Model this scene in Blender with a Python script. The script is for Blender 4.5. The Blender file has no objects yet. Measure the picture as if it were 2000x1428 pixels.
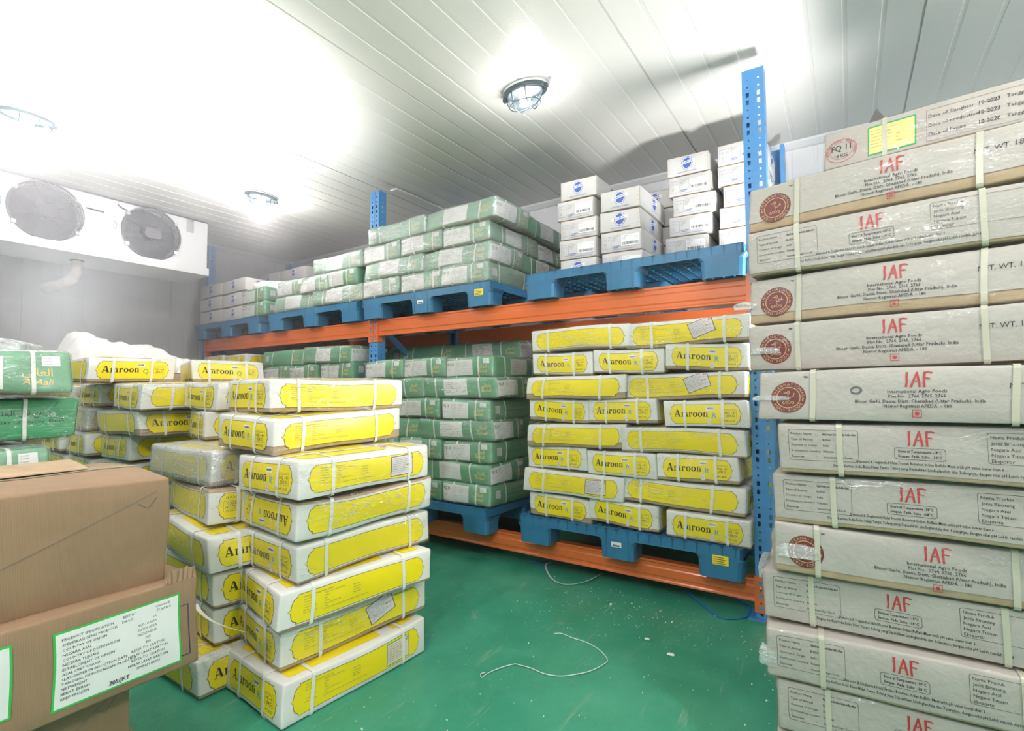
import bpy, bmesh, math, random
import numpy as np
from mathutils import Matrix, Vector, Euler
SC = bpy.context.scene
COL = SC.collection
PI = math.pi
def R(a): return math.radians(a)

# ------------------------------------------------------------------ camera
cd = bpy.data.cameras.new('camera'); cam = bpy.data.objects.new('camera', cd); COL.objects.link(cam)
cd.sensor_width = 36.0; cd.lens = 986.0 / 2000 * 36.0; cd.clip_start = .02; cd.clip_end = 60
rt = Vector((.83237407, .55418592, -.00560111)); up = Vector((.03086715, -.03626627, .99886534)); bk = Vector((.55335398, -.8316025, -.04729325))
cam.matrix_world = Matrix(((rt.x, up.x, bk.x, 0), (rt.y, up.y, bk.y, 0), (rt.z, up.z, bk.z, 1.06), (0, 0, 0, 1)))
SC.camera = cam
SC.view_settings.view_transform = 'Standard'; SC.view_settings.look = 'None'
SC.view_settings.gamma = 1; SC.view_settings.use_curve_mapping = False
SC.view_settings.exposure = 0.36
SC.cycles.max_bounces = 7; SC.cycles.diffuse_bounces = 5; SC.cycles.glossy_bounces = 3
SC.cycles.transmission_bounces = 3; SC.cycles.transparent_max_bounces = 10; SC.cycles.volume_bounces = 0
SC.cycles.volume_step_rate = 4.0; SC.cycles.volume_max_steps = 64
SC.cycles.use_light_tree = False; SC.cycles.caustics_reflective = False; SC.cycles.caustics_refractive = False
SC.cycles.sample_clamp_indirect = 4.0
SC.cycles.use_adaptive_sampling = True; SC.cycles.adaptive_threshold = .03

# ------------------------------------------------------------------ world: cold mist in the room air
H = 2.693                                # ceiling height
w = bpy.data.worlds.new('world'); SC.world = w; w.use_nodes = True
nt = w.node_tree; nt.nodes.clear()
wo = nt.nodes.new('ShaderNodeOutputWorld'); bg = nt.nodes.new('ShaderNodeBackground')
bg.inputs[0].default_value = (.8, .85, .9, 1); bg.inputs[1].default_value = .3
nt.links.new(bg.outputs[0], wo.inputs[0])
def N(t, k, **kw):
    n = t.nodes.new(k)
    for a, b in kw.items():
        if a == 'op': n.operation = b
        elif a == 'inp':
            for i, v in b.items(): n.inputs[i].default_value = v
        else: setattr(n, a, b)
    return n
geo = N(nt, 'ShaderNodeNewGeometry'); sx = N(nt, 'ShaderNodeSeparateXYZ'); nt.links.new(geo.outputs['Position'], sx.inputs[0])
mx = N(nt, 'ShaderNodeMapRange', interpolation_type='SMOOTHSTEP', inp={1: -2.6, 2: -5.6, 3: 0.0, 4: 1.0}); nt.links.new(sx.outputs[0], mx.inputs[0])
mz = N(nt, 'ShaderNodeMapRange', interpolation_type='SMOOTHSTEP', inp={1: 1.1, 2: 1.7, 3: 0.04, 4: 1.0}); nt.links.new(sx.outputs[2], mz.inputs[0])
mu = N(nt, 'ShaderNodeMath', op='MULTIPLY'); nt.links.new(mx.outputs[0], mu.inputs[0]); nt.links.new(mz.outputs[0], mu.inputs[1])
md = N(nt, 'ShaderNodeMath', op='MULTIPLY_ADD', inp={1: .34, 2: .007}); nt.links.new(mu.outputs[0], md.inputs[0])
vs = N(nt, 'ShaderNodeVolumeScatter', inp={0: (.97, .98, 1, 1)}); vs.inputs['Anisotropy'].default_value = .2
nt.links.new(md.outputs[0], vs.inputs['Density']); nt.links.new(vs.outputs[0], wo.inputs['Volume'])
w.cycles.volume_sampling = 'DISTANCE' if hasattr(w.cycles, 'volume_sampling') else None
w.cycles.volume_step_size = .5

# ------------------------------------------------------------------ lights of the room
def light(name, kind, loc, power, size=.1, col=(1, 1, 1), target=None, spot=90, blend=.6):
    l = bpy.data.lights.new(name, kind); l.energy = power; l.color = col
    if kind in ('POINT', 'SPOT'): l.shadow_soft_size = size
    if kind == 'SPOT': l.spot_size = R(spot); l.spot_blend = blend
    o = bpy.data.objects.new(name, l); COL.objects.link(o); o.location = loc
    if target is not None: o.rotation_euler = (Vector(target) - Vector(loc)).to_track_quat('-Z', 'Y').to_euler()
    return o
LAMPS = [(-3.97, .83, 'y'), (-1.41, 2.26, 'x'), (-4.02, 2.29, 'y'), (-1.41, .10, 'y'), (1.15, .8, 'y'), (1.15, 2.26, 'x'), (-.2, -1.1, 'x')]  # last entry is an unseen fill lamp, added behind the camera
for k, (x, y, a) in enumerate(LAMPS):
    light('ceiling_lamp_light', 'POINT', (x, y, H - .16), (38, 6, 28, 38, 84, 14, 120)[k], .09, (1, .955, .94))
# work light standing behind the tall stack, and the one behind the green boxes aimed at the ceiling
light('work_light', 'SPOT', (.04, 2.66, 1.42), 92, .12, (1, .985, .95), (-1.5, 2.50, 2.15), 150, .55)
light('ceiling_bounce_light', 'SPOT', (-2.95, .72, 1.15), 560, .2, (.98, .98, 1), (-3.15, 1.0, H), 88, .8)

# ------------------------------------------------------------------ materials
MATS = {}
def mat(name, col, rough=.5, metal=0., var=0., vscale=8., bump=0., bscale=40., spec=.5, col2=None, emit=None, estr=0., dirt=None, coat=0.):
    m = bpy.data.materials.new(name); m.use_nodes = True; t = m.node_tree
    b = t.nodes['Principled BSDF']; b.inputs['Roughness'].default_value = rough; b.inputs['Metallic'].default_value = metal
    b.inputs['Specular IOR Level'].default_value = spec
    b.inputs['Base Color'].default_value = (*col, 1)
    if coat: b.inputs['Coat Weight'].default_value = coat; b.inputs['Coat Roughness'].default_value = .15
    tc = N(t, 'ShaderNodeTexCoord')
    if var or col2 is not None:
        n = N(t, 'ShaderNodeTexNoise'); n.inputs['Scale'].default_value = vscale; n.inputs['Detail'].default_value = 6; n.inputs['Roughness'].default_value = .65
        t.links.new(tc.outputs['Object'], n.inputs['Vector'])
        r = N(t, 'ShaderNodeValToRGB'); r.color_ramp.elements[0].position = .35; r.color_ramp.elements[1].position = .7
        c2 = col2 if col2 is not None else tuple(c * (1 - var) for c in col)
        r.color_ramp.elements[0].color = (*c2, 1); r.color_ramp.elements[1].color = (*col, 1)
        t.links.new(n.outputs[0], r.inputs[0]); t.links.new(r.outputs[0], b.inputs['Base Color'])
    if bump:
        n2 = N(t, 'ShaderNodeTexNoise'); n2.inputs['Scale'].default_value = bscale; n2.inputs['Detail'].default_value = 4
        t.links.new(tc.outputs['Object'], n2.inputs['Vector'])
        bp = N(t, 'ShaderNodeBump'); bp.inputs['Strength'].default_value = bump; bp.inputs['Distance'].default_value = .004
        t.links.new(n2.outputs[0], bp.inputs['Height']); t.links.new(bp.outputs[0], b.inputs['Normal'])
    if emit: b.inputs['Emission Color'].default_value = (*emit, 1); b.inputs['Emission Strength'].default_value = estr
    MATS[name] = m; return m
mat('coated_white_board', (.80, .79, .76), .42, var=.10, vscale=9, bump=.25, bscale=22)
mat('grey_white_board', (.47, .43, .395), .5, var=.12, vscale=7, bump=.5, bscale=60)
mat('matt_white_board', (.62, .61, .60), .6, var=.08, vscale=10, bump=.35, bscale=25)
mat('kraft_board', (.50, .36, .23), .8, var=.22, vscale=14, bump=.3, bscale=70)
mat('yellow_print', (.90, .72, .010), .35, var=.06, vscale=6, bump=.2, bscale=22)
mat('green_print', (.05, .33, .14), .4, var=.15, vscale=7, bump=.2, bscale=22)
mat('light_green_print', (.30, .50, .20), .4)
mat('black_print', (.015, .015, .015), .5)
mat('grey_print', (.10, .10, .11), .5)
mat('white_print', (.85, .85, .85), .5)
mat('blue_print', (.04, .10, .42), .5)
mat('light_blue_print', (.03, .30, .60), .5)
mat('red_print', (.42, .02, .02), .5)
mat('maroon_print', (.16, .012, .014), .45, var=.3, vscale=20)
mat('gold_print', (.80, .55, .08), .4)
mat('tan_print', (.50, .30, .14), .45)
mat('orange_print', (.75, .17, .05), .5)
mat('plum_print', (.10, .03, .08), .5)
mat('green_border_print', (.02, .32, .12), .5)
mat('bright_green_print', (.03, .45, .07), .5)
mat('pale_label', (.74, .68, .70), .5)
mat('beige_label', (.78, .66, .55), .5)
mat('yellow_label', (.80, .68, .22), .5)
mat('white_label', (.80, .80, .78), .5, var=.04)
mat('navy_print', (.02, .03, .09), .5)
mat('strap_white', (.78, .78, .74), .35)
mat('strap_cream', (.52, .50, .40), .35)
mat('blue_strap', (.02, .22, .80), .3)
mat('string_white', (.70, .72, .68), .5)
mat('pallet_blue', (.030, .175, .34), .42, var=.25, vscale=7, bump=.15, bscale=50)
mat('beam_orange', (.74, .16, .035), .33, var=.12, vscale=5, coat=.3)
mat('upright_blue', (.07, .27, .58), .35, var=.10, vscale=5, coat=.2)
mat('steel', (.6, .6, .6), .35, metal=1)
mat('evaporator_white', (.80, .82, .84), .35, var=.03)
mat('fan_black', (.018, .018, .028), .35)
mat('guard_wire', (.05, .05, .065), .3)
mat('lamp_rim', (.055, .075, .09), .4)
mat('lamp_base_white', (.75, .76, .76), .45)
mat('lamp_glass', (.5, .56, .6), .2, emit=(.80, .93, 1), estr=.55)
mat('lamp_bulb', (.9, .9, .9), .4, emit=(.9, .97, 1), estr=9)
mat('pipe_wrap', (.62, .55, .53), .75, var=.25, vscale=18, bump=1, bscale=60)
mat('sack_white', (.90, .89, .87), .7, var=.05, bump=.4, bscale=12)
mat('grey_cloth', (.13, .12, .12), .8, var=.2)
mat('tape_clear', (.55, .47, .36), .18, var=.1)
mat('frost', (.85, .87, .88), .7)
# board walls and ceiling
mat('panel_ceiling', (.72, .71, .69), .38, var=.03, vscale=2, bump=.15, bscale=90)
mat('panel_wall', (.74, .75, .77), .42, var=.05, vscale=2)
def film_mat():
    m = bpy.data.materials.new('clear_film'); m.use_nodes = True; t = m.node_tree; t.nodes.clear(); L = t.links.new
    o = N(t, 'ShaderNodeOutputMaterial'); tc = N(t, 'ShaderNodeTexCoord')
    mp = N(t, 'ShaderNodeMapping'); mp.inputs['Scale'].default_value = (2.2, 3.6, 9.0); mp.inputs['Rotation'].default_value = (.5, .75, .3); L(tc.outputs['Object'], mp.inputs[0])
    oi = N(t, 'ShaderNodeObjectInfo'); ad = N(t, 'ShaderNodeVectorMath', op='ADD')
    ml = N(t, 'ShaderNodeMath', op='MULTIPLY', inp={1: 37.0}); L(oi.outputs['Random'], ml.inputs[0]); L(mp.outputs[0], ad.inputs[0]); L(ml.outputs[0], ad.inputs[1])
    n = N(t, 'ShaderNodeTexNoise'); n.inputs['Scale'].default_value = 3.2; n.inputs['Detail'].default_value = 5; n.inputs['Distortion'].default_value = 1.6; n.inputs['Roughness'].default_value = .62; L(ad.outputs[0], n.inputs['Vector'])
    ridge = N(t, 'ShaderNodeMath', op='SUBTRACT', inp={1: .5}); L(n.outputs[0], ridge.inputs[0])
    ab = N(t, 'ShaderNodeMath', op='ABSOLUTE'); L(ridge.outputs[0], ab.inputs[0])
    rr = N(t, 'ShaderNodeMapRange', inp={1: 0.0, 2: .020, 3: 1.0, 4: 0.0}); L(ab.outputs[0], rr.inputs[0])
    n3 = N(t, 'ShaderNodeTexNoise'); n3.inputs['Scale'].default_value = 1.1; n3.inputs['Detail'].default_value = 2; L(ad.outputs[0], n3.inputs['Vector'])
    pm = N(t, 'ShaderNodeMapRange', inp={1: .48, 2: .66, 3: 0.0, 4: 1.0}); L(n3.outputs[0], pm.inputs[0])
    mm = N(t, 'ShaderNodeMath', op='MULTIPLY'); L(rr.outputs[0], mm.inputs[0]); L(pm.outputs[0], mm.inputs[1])
    lw = N(t, 'ShaderNodeLayerWeight', inp={0: .25})
    f1 = N(t, 'ShaderNodeMath', op='MULTIPLY_ADD', inp={1: .72, 2: .02}); L(mm.outputs[0], f1.inputs[0])  # whitish streaks painted into the film as its bright highlights
    f2 = N(t, 'ShaderNodeMath', op='MULTIPLY_ADD', inp={1: .12}); L(lw.outputs['Fresnel'], f2.inputs[0]); L(f1.outputs[0], f2.inputs[2]); f2.use_clamp = True
    bp = N(t, 'ShaderNodeBump'); bp.inputs['Strength'].default_value = 1.0; bp.inputs['Distance'].default_value = .012; L(n.outputs[0], bp.inputs['Height'])
    gl = N(t, 'ShaderNodeBsdfGlossy', inp={0: (.95, .97, 1, 1), 1: .12}); L(bp.outputs[0], gl.inputs['Normal'])
    df = N(t, 'ShaderNodeBsdfDiffuse', inp={0: (.9, .9, .9, 1)})
    mi = N(t, 'ShaderNodeMixShader', inp={0: .5}); L(gl.outputs[0], mi.inputs[1]); L(df.outputs[0], mi.inputs[2])
    tr = N(t, 'ShaderNodeBsdfTransparent', inp={0: (.97, .98, .97, 1)})
    mo = N(t, 'ShaderNodeMixShader'); L(f2.outputs[0], mo.inputs[0]); L(tr.outputs[0], mo.inputs[1]); L(mi.outputs[0], mo.inputs[2]); L(mo.outputs[0], o.inputs[0])
    MATS['clear_film'] = m
    m4 = m.copy(); m4.name = 'thin_film'; MATS['thin_film'] = m4
    for nd in m4.node_tree.nodes:
        if nd.type == 'MATH' and nd.operation == 'MULTIPLY_ADD' and abs(nd.inputs[2].default_value - .02) < 1e-4: nd.inputs[1].default_value = .30
        if nd.type == 'BUMP': nd.inputs['Strength'].default_value = .45
    m3 = m.copy(); m3.name = 'hazy_film'; MATS['hazy_film'] = m3
    for nd in m3.node_tree.nodes:
        if nd.type == 'MATH' and nd.operation == 'MULTIPLY_ADD' and abs(nd.inputs[2].default_value - .02) < 1e-4: nd.inputs[2].default_value = .19
    m2 = m.copy(); m2.name = 'frosted_film'; MATS['frosted_film'] = m2
    for nd in m2.node_tree.nodes:
        if nd.type == 'MATH' and nd.operation == 'MULTIPLY_ADD' and abs(nd.inputs[2].default_value - .02) < 1e-4: nd.inputs[2].default_value = .36
        if nd.type == 'MAP_RANGE' and abs(nd.inputs[1].default_value - .48) < 1e-4: nd.inputs[1].default_value = .38
film_mat()
def glass_mat():
    m = bpy.data.materials.new('lamp_dome_glass'); m.use_nodes = True; t = m.node_tree; t.nodes.clear(); L = t.links.new
    o = N(t, 'ShaderNodeOutputMaterial'); g = N(t, 'ShaderNodeBsdfGlossy', inp={0: (.8, .9, .95, 1), 1: .12}); tr = N(t, 'ShaderNodeBsdfTransparent', inp={0: (.80, .88, .92, 1)})
    e = N(t, 'ShaderNodeEmission', inp={0: (.75, .88, .95, 1), 1: .55}); a = N(t, 'ShaderNodeMixShader', inp={0: .4}); L(g.outputs[0], a.inputs[1]); L(e.outputs[0], a.inputs[2])
    mo = N(t, 'ShaderNodeMixShader', inp={0: .55}); L(tr.outputs[0], mo.inputs[1]); L(a.outputs[0], mo.inputs[2]); L(mo.outputs[0], o.inputs[0]); MATS['lamp_dome_glass'] = m
glass_mat()
def floor_mat():
    m = mat('green_epoxy', (.02, .24, .135), .34, spec=.45); t = m.node_tree; L = t.links.new; b = t.nodes['Principled BSDF']; tc = N(t, 'ShaderNodeTexCoord')
    def noise(sc, det, rough=.6, dist=0, vec=None):
        n = N(t, 'ShaderNodeTexNoise'); n.inputs['Scale'].default_value = sc; n.inputs['Detail'].default_value = det; n.inputs['Roughness'].default_value = rough; n.inputs['Distortion'].default_value = dist
        L(vec or tc.outputs['Object'], n.inputs['Vector']); return n.outputs[0]
    def rng(src, a, b_, c=0., d=1.):
        r = N(t, 'ShaderNodeMapRange', inp={1: a, 2: b_, 3: c, 4: d}); L(src, r.inputs[0]); return r.outputs[0]
    def mixc(f, c1, c2):
        x = N(t, 'ShaderNodeMix', data_type='RGBA'); L(f, x.inputs[0])
        for s, c in ((6, c1), (7, c2)):
            if isinstance(c, tuple): x.inputs[s].default_value = (*c, 1)
            else: L(c, x.inputs[s])
        return x.outputs[2]
    base = mixc(rng(noise(2.2, 5), .3, .7), (.018, .215, .130), (.055, .32, .21))
    base = mixc(rng(noise(9, 8, .7, .5), .52, .72, 0, .35), base, (.10, .36, .24))
    sm = N(t, 'ShaderNodeMapping'); sm.inputs['Scale'].default_value = (22, 3, 1); sm.inputs['Rotation'].default_value = (0, 0, .5); L(tc.outputs['Object'], sm.inputs[0])
    base = mixc(rng(noise(1.0, 6, .7, .3, sm.outputs[0]), .60, .72, 0, .5), base, (.28, .42, .30))
    v = N(t, 'ShaderNodeTexVoronoi'); v.inputs['Scale'].default_value = 26; L(tc.outputs['Object'], v.inputs['Vector'])
    mu_ = N(t, 'ShaderNodeMath', op='MULTIPLY'); L(rng(v.outputs['Distance'], .05, .11, 1, 0), mu_.inputs[0]); L(rng(noise(3.1, 3), .5, .6), mu_.inputs[1])
    base = mixc(mu_.outputs[0], base, (.45, .50, .42))
    base = mixc(rng(noise(4.1, 7, .75, .8), .62, .70, 0, .55), base, (.36, .36, .26))
    L(base, b.inputs['Base Color']); L(rng(noise(6, 5), .3, .7, .28, .5), b.inputs['Roughness'])
    bp = N(t, 'ShaderNodeBump'); bp.inputs['Strength'].default_value = .25; bp.inputs['Distance'].default_value = .003; L(noise(60, 4), bp.inputs['Height']); L(bp.outputs[0], b.inputs['Normal'])
floor_mat()
# corrugated brown carton: fine vertical flutes in the bump
def corr_mat():
    m = mat('brown_carton', (.29, .185, .105), .78, var=.16, vscale=6); t = m.node_tree; L = t.links.new; b = t.nodes['Principled BSDF']; tc = N(t, 'ShaderNodeTexCoord')
    wv = N(t, 'ShaderNodeTexWave'); wv.bands_direction = 'Y'; wv.inputs['Scale'].default_value = 75; wv.inputs['Distortion'].default_value = 1.5; wv.inputs['Detail'].default_value = 3; L(tc.outputs['Object'], wv.inputs['Vector'])
    bp = N(t, 'ShaderNodeBump'); bp.inputs['Strength'].default_value = .10; bp.inputs['Distance'].default_value = .003; L(wv.outputs[1], bp.inputs['Height'])
    n2 = N(t, 'ShaderNodeTexNoise'); n2.inputs['Scale'].default_value = 9; n2.inputs['Detail'].default_value = 6; L(tc.outputs['Object'], n2.inputs['Vector'])
    b2 = N(t, 'ShaderNodeBump'); b2.inputs['Strength'].default_value = .5; b2.inputs['Distance'].default_value = .008; L(n2.outputs[0], b2.inputs['Height']); L(bp.outputs[0], b2.inputs['Normal']); L(b2.outputs[0], b.inputs['Normal'])
corr_mat()

# ------------------------------------------------------------------ mesh helpers
def link(name, me, mats, parent=None):
    o = bpy.data.objects.new(name, me); COL.objects.link(o)
    if not me.materials:
        for m in mats: me.materials.append(MATS[m])
    if parent: o.parent = parent
    return o
def empty(name, loc=(0, 0, 0), rot=(0, 0, 0)):
    o = bpy.data.objects.new(name, None); COL.objects.link(o); o.location = loc; o.rotation_euler = rot; o.empty_display_size = .1; return o
def tag(o, label=None, cat=None, group=None, kind=None):
    if label: o['label'] = label
    if cat: o['category'] = cat
    if group: o['group'] = group
    if kind: o['kind'] = kind
    return o
class MB:
    def __init__(s): s.v = []; s.f = []; s.m = []; s.mats = []; s.sm = []
    def mi(s, m):
        if m not in s.mats: s.mats.append(m)
        return s.mats.index(m)
    def add(s, vs, fs, m, smooth=False):
        b = len(s.v); s.v += [tuple(v) for v in vs]; k = s.mi(m)
        for f in fs: s.f.append(tuple(i + b for i in f)); s.m.append(k); s.sm.append(smooth)
    def box(s, c, d, m, rot=None, taper=1.):
        x, y, z = d[0] / 2, d[1] / 2, d[2] / 2
        vs = [Vector((sx_ * x * (taper if sz < 0 else 1), sy * y * (taper if sz < 0 else 1), sz * z)) for sz in (-1, 1) for sy in (-1, 1) for sx_ in (-1, 1)]
        if rot is not None: vs = [rot @ v for v in vs]
        s.add([v + Vector(c) for v in vs], [(0, 2, 3, 1), (4, 5, 7, 6), (0, 1, 5, 4), (2, 6, 7, 3), (0, 4, 6, 2), (1, 3, 7, 5)], m)
    def bbox(s, a, b, m): s.box([(a[i] + b[i]) / 2 for i in range(3)], [abs(b[i] - a[i]) for i in range(3)], m)
    def tube(s, pts, r, m, n=8, closed=False, flat=1., caps=True):
        pts = [Vector(p) for p in pts]; k = len(pts); rings = []; prev = None
        for i, p in enumerate(pts):
            a = pts[(i - 1) % k] if (closed or i > 0) else p; b = pts[(i + 1) % k] if (closed or i < k - 1) else p
            t = (b - a).normalized()
            if prev is None: u = t.orthogonal().normalized()
            else: u = (prev - t * prev.dot(t)).normalized()
            prev = u; v = t.cross(u); rr = r[i] if isinstance(r, (list, tuple)) else r
            rings.append([p + (u * math.cos(2 * PI * j / n) + v * math.sin(2 * PI * j / n) * flat) * rr for j in range(n)])
        vs = [q for g in rings for q in g]; fs = []
        for i in range(k if closed else k - 1):
            i2 = (i + 1) % k
            for j in range(n): fs.append((i * n + j, i * n + (j + 1) % n, i2 * n + (j + 1) % n, i2 * n + j))
        if not closed and caps: fs += [tuple(range(n))[::-1], tuple((k - 1) * n + j for j in range(n))]
        s.add(vs, fs, m, True)
    def lathe(s, prof, m, n=24, c=(0, 0, 0), M=None, sy=1.):
        vs = []
        for r_, z in prof:
            for j in range(n): vs.append(Vector((r_ * math.cos(2 * PI * j / n), r_ * sy * math.sin(2 * PI * j / n), z)))
        if M is not None: vs = [M @ v for v in vs]
        vs = [v + Vector(c) for v in vs]; fs = []
        for i in range(len(prof) - 1):
            for j in range(n): fs.append((i * n + j, i * n + (j + 1) % n, (i + 1) * n + (j + 1) % n, (i + 1) * n + j))
        s.add(vs, fs, m, True)
    def prism(s, pts2, axis, a, b, m, caps=True):
        def P(u, v, t): return {'x': (t, u, v), 'y': (u, t, v), 'z': (u, v, t)}[axis]
        n = len(pts2); vs = [P(u, v, a) for u, v in pts2] + [P(u, v, b) for u, v in pts2]
        fs = [(i, (i + 1) % n, n + (i + 1) % n, n + i) for i in range(n)]
        if caps: fs += [tuple(range(n))[::-1], tuple(range(n, 2 * n))]
        s.add(vs, fs, m)
    def mesh(s, name='mesh'):
        me = bpy.data.meshes.new(name); me.from_pydata(s.v, [], s.f); me.polygons.foreach_set('material_index', s.m); me.polygons.foreach_set('use_smooth', s.sm)
        for m in s.mats: me.materials.append(MATS[m])
        me.validate(); me.update(); return me
    def build(s, name, parent=None, recalc=True):
        me = s.mesh(name)
        if recalc:
            b = bmesh.new(); b.from_mesh(me); bmesh.ops.recalc_face_normals(b, faces=b.faces); b.to_mesh(me); b.free()
        return link(name, me, [], parent)

# ------------------------------------------------------------------ 2D artwork
TC = {}
def text_mesh(s, bold=0.):
    k = (s, bold)
    if k not in TC:
        c = bpy.data.curves.new('t', 'FONT'); c.body = s; c.size = 1; c.resolution_u = 1 if len(s) > 14 else 3; c.offset = bold
        o = bpy.data.objects.new('t', c); COL.objects.link(o)
        me = bpy.data.meshes.new_from_object(o.evaluated_get(bpy.context.evaluated_depsgraph_get()))
        vs = [(v.co.x, v.co.y) for v in me.vertices]; fs = [tuple(p.vertices) for p in me.polygons]
        bpy.data.objects.remove(o); bpy.data.curves.remove(c); bpy.data.meshes.remove(me); TC[k] = (vs, fs)
    return TC[k]
class Art:
    def __init__(s): s.v = []; s.f = []; s.m = []; s.X = None
    def add(s, vs, fs, m, lv):
        b = len(s.v); X = s.X
        for x, y in vs:
            if X: x, y = X(x, y)
            s.v.append((x, y, lv))
        for f in fs: s.f.append(tuple(i + b for i in f)); s.m.append(m)
    def poly(s, pts, m, lv=1): s.add(pts, [tuple(range(len(pts)))], m, lv)
    def rect(s, x, y, w_, h, m, lv=1): s.poly([(x, y), (x + w_, y), (x + w_, y + h), (x, y + h)], m, lv)
    def ell(s, x, y, rx, ry, m, lv=1, n=40): s.poly([(x + rx * math.cos(2 * PI * i / n), y + ry * math.sin(2 * PI * i / n)) for i in range(n)], m, lv)
    def ring(s, x, y, rx, ry, t, m, lv=1, n=40):
        o = [(x + rx * math.cos(2 * PI * i / n), y + ry * math.sin(2 * PI * i / n)) for i in range(n)]
        q = [(x + (rx - t) * math.cos(2 * PI * i / n), y + (ry - t) * math.sin(2 * PI * i / n)) for i in range(n)]
        s.add(o + q, [(i, (i + 1) % n, n + (i + 1) % n, n + i) for i in range(n)], m, lv)
    def stroke(s, pts, w_, m, lv=1):
        vs = []; n = len(pts)
        for i in range(n):
            a = pts[max(i - 1, 0)]; b = pts[min(i + 1, n - 1)]; dx, dy = b[0] - a[0], b[1] - a[1]; l = math.hypot(dx, dy) or 1
            ww = w_[i] if isinstance(w_, (list, tuple)) else w_
            vs += [(pts[i][0] - dy / l * ww / 2, pts[i][1] + dx / l * ww / 2), (pts[i][0] + dy / l * ww / 2, pts[i][1] - dx / l * ww / 2)]
        s.add(vs, [(2 * i, 2 * i + 1, 2 * i + 3, 2 * i + 2) for i in range(n - 1)], m, lv)
    def frame(s, x, y, w_, h, t, m, lv=1, r=0.):
        pts = []
        if r:
            for cx, cy, a0 in ((x + w_ - r, y + h - r, 0), (x + r, y + h - r, 90), (x + r, y + r, 180), (x + w_ - r, y + r, 270)):
                pts += [(cx + r * math.cos(R(a0 + k * 22.5)), cy + r * math.sin(R(a0 + k * 22.5))) for k in range(5)]
        else: pts = [(x, y), (x + w_, y), (x + w_, y + h), (x, y + h)]
        cx, cy = x + w_ / 2, y + h / 2
        q = [(cx + (px - cx) * (w_ - 2 * t) / w_, cy + (py - cy) * (h - 2 * t) / h) for px, py in pts]; n = len(pts)
        s.add(pts + q, [(i, (i + 1) % n, n + (i + 1) % n, n + i) for i in range(n)], m, lv)
    def text(s, st, x, y, h, m, lv=2, w_=None, bold=0., al='l', rot=0., sl=0.):
        vs, fs = text_mesh(st, bold)
        if not vs: return
        x0 = min(v[0] for v in vs); x1 = max(v[0] for v in vs)
        sy = h / .70; sx_ = sy if w_ is None else w_ / (x1 - x0); W = (x1 - x0) * sx_
        ox = {'l': 0, 'c': -W / 2, 'r': -W}[al]; c_, s_ = math.cos(rot), math.sin(rot); out = []
        for vx, vy in vs:
            a = (vx - x0) * sx_ + ox + vy * sy * sl; b = vy * sy; out.append((x + a * c_ - b * s_, y + a * s_ + b * c_))
        s.add(out, fs, m, lv)
    def lines(s, rows, x, y, h, gap, m, lv=2, w_=None, bold=0., al='l'):
        for i, r_ in enumerate(rows): s.text(r_, x, y - i * gap, h, m, lv, w_[i] if isinstance(w_, (list, tuple)) else w_, bold, al)
    def bars(s, x, y, w_, h, m, lv=2, seed=1):
        rd = random.Random(seed); p = 0
        while p < w_:
            b = rd.choice((.012, .02, .035)) * w_
            s.rect(x + p, y, min(b, w_ - p), h, m, lv); p += b + rd.choice((.012, .02, .03)) * w_
    def arc(s, st, cx, cy, rx, ry, a0, a1, h, m, lv=3, inside=False):
        n = len(st)
        for i, ch in enumerate(st):
            if ch == ' ': continue
            a = a0 + (a1 - a0) * (i / (n - 1)); x = cx + rx * math.cos(a); y = cy + ry * math.sin(a)
            rot = a + PI / 2 if inside else a - PI / 2
            s.text(ch, x, y, h, m, lv, None, .01, 'c', rot)
def ticket(W, Hh, e=.030):           # outline of the panel with stepped ogee ends, tip at half height
    pr = [(e * 1.15, 0), (e * 1.15, .08), (e * .98, .085), (e * .72, .13), (e * .55, .20), (e * .45, .30), (e * .42, .38), (e * .34, .44), (e * .18, .475), (0, .5)]
    left = [(a, b * Hh) for a, b in pr] + [(a, (1 - b) * Hh) for a, b in pr[-2::-1]]
    return [(W - x, y) for x, y in left] + [(x, y) for x, y in left[::-1]]
def shift(pts, dx, dy): return [(x + dx, y + dy) for x, y in pts]
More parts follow.
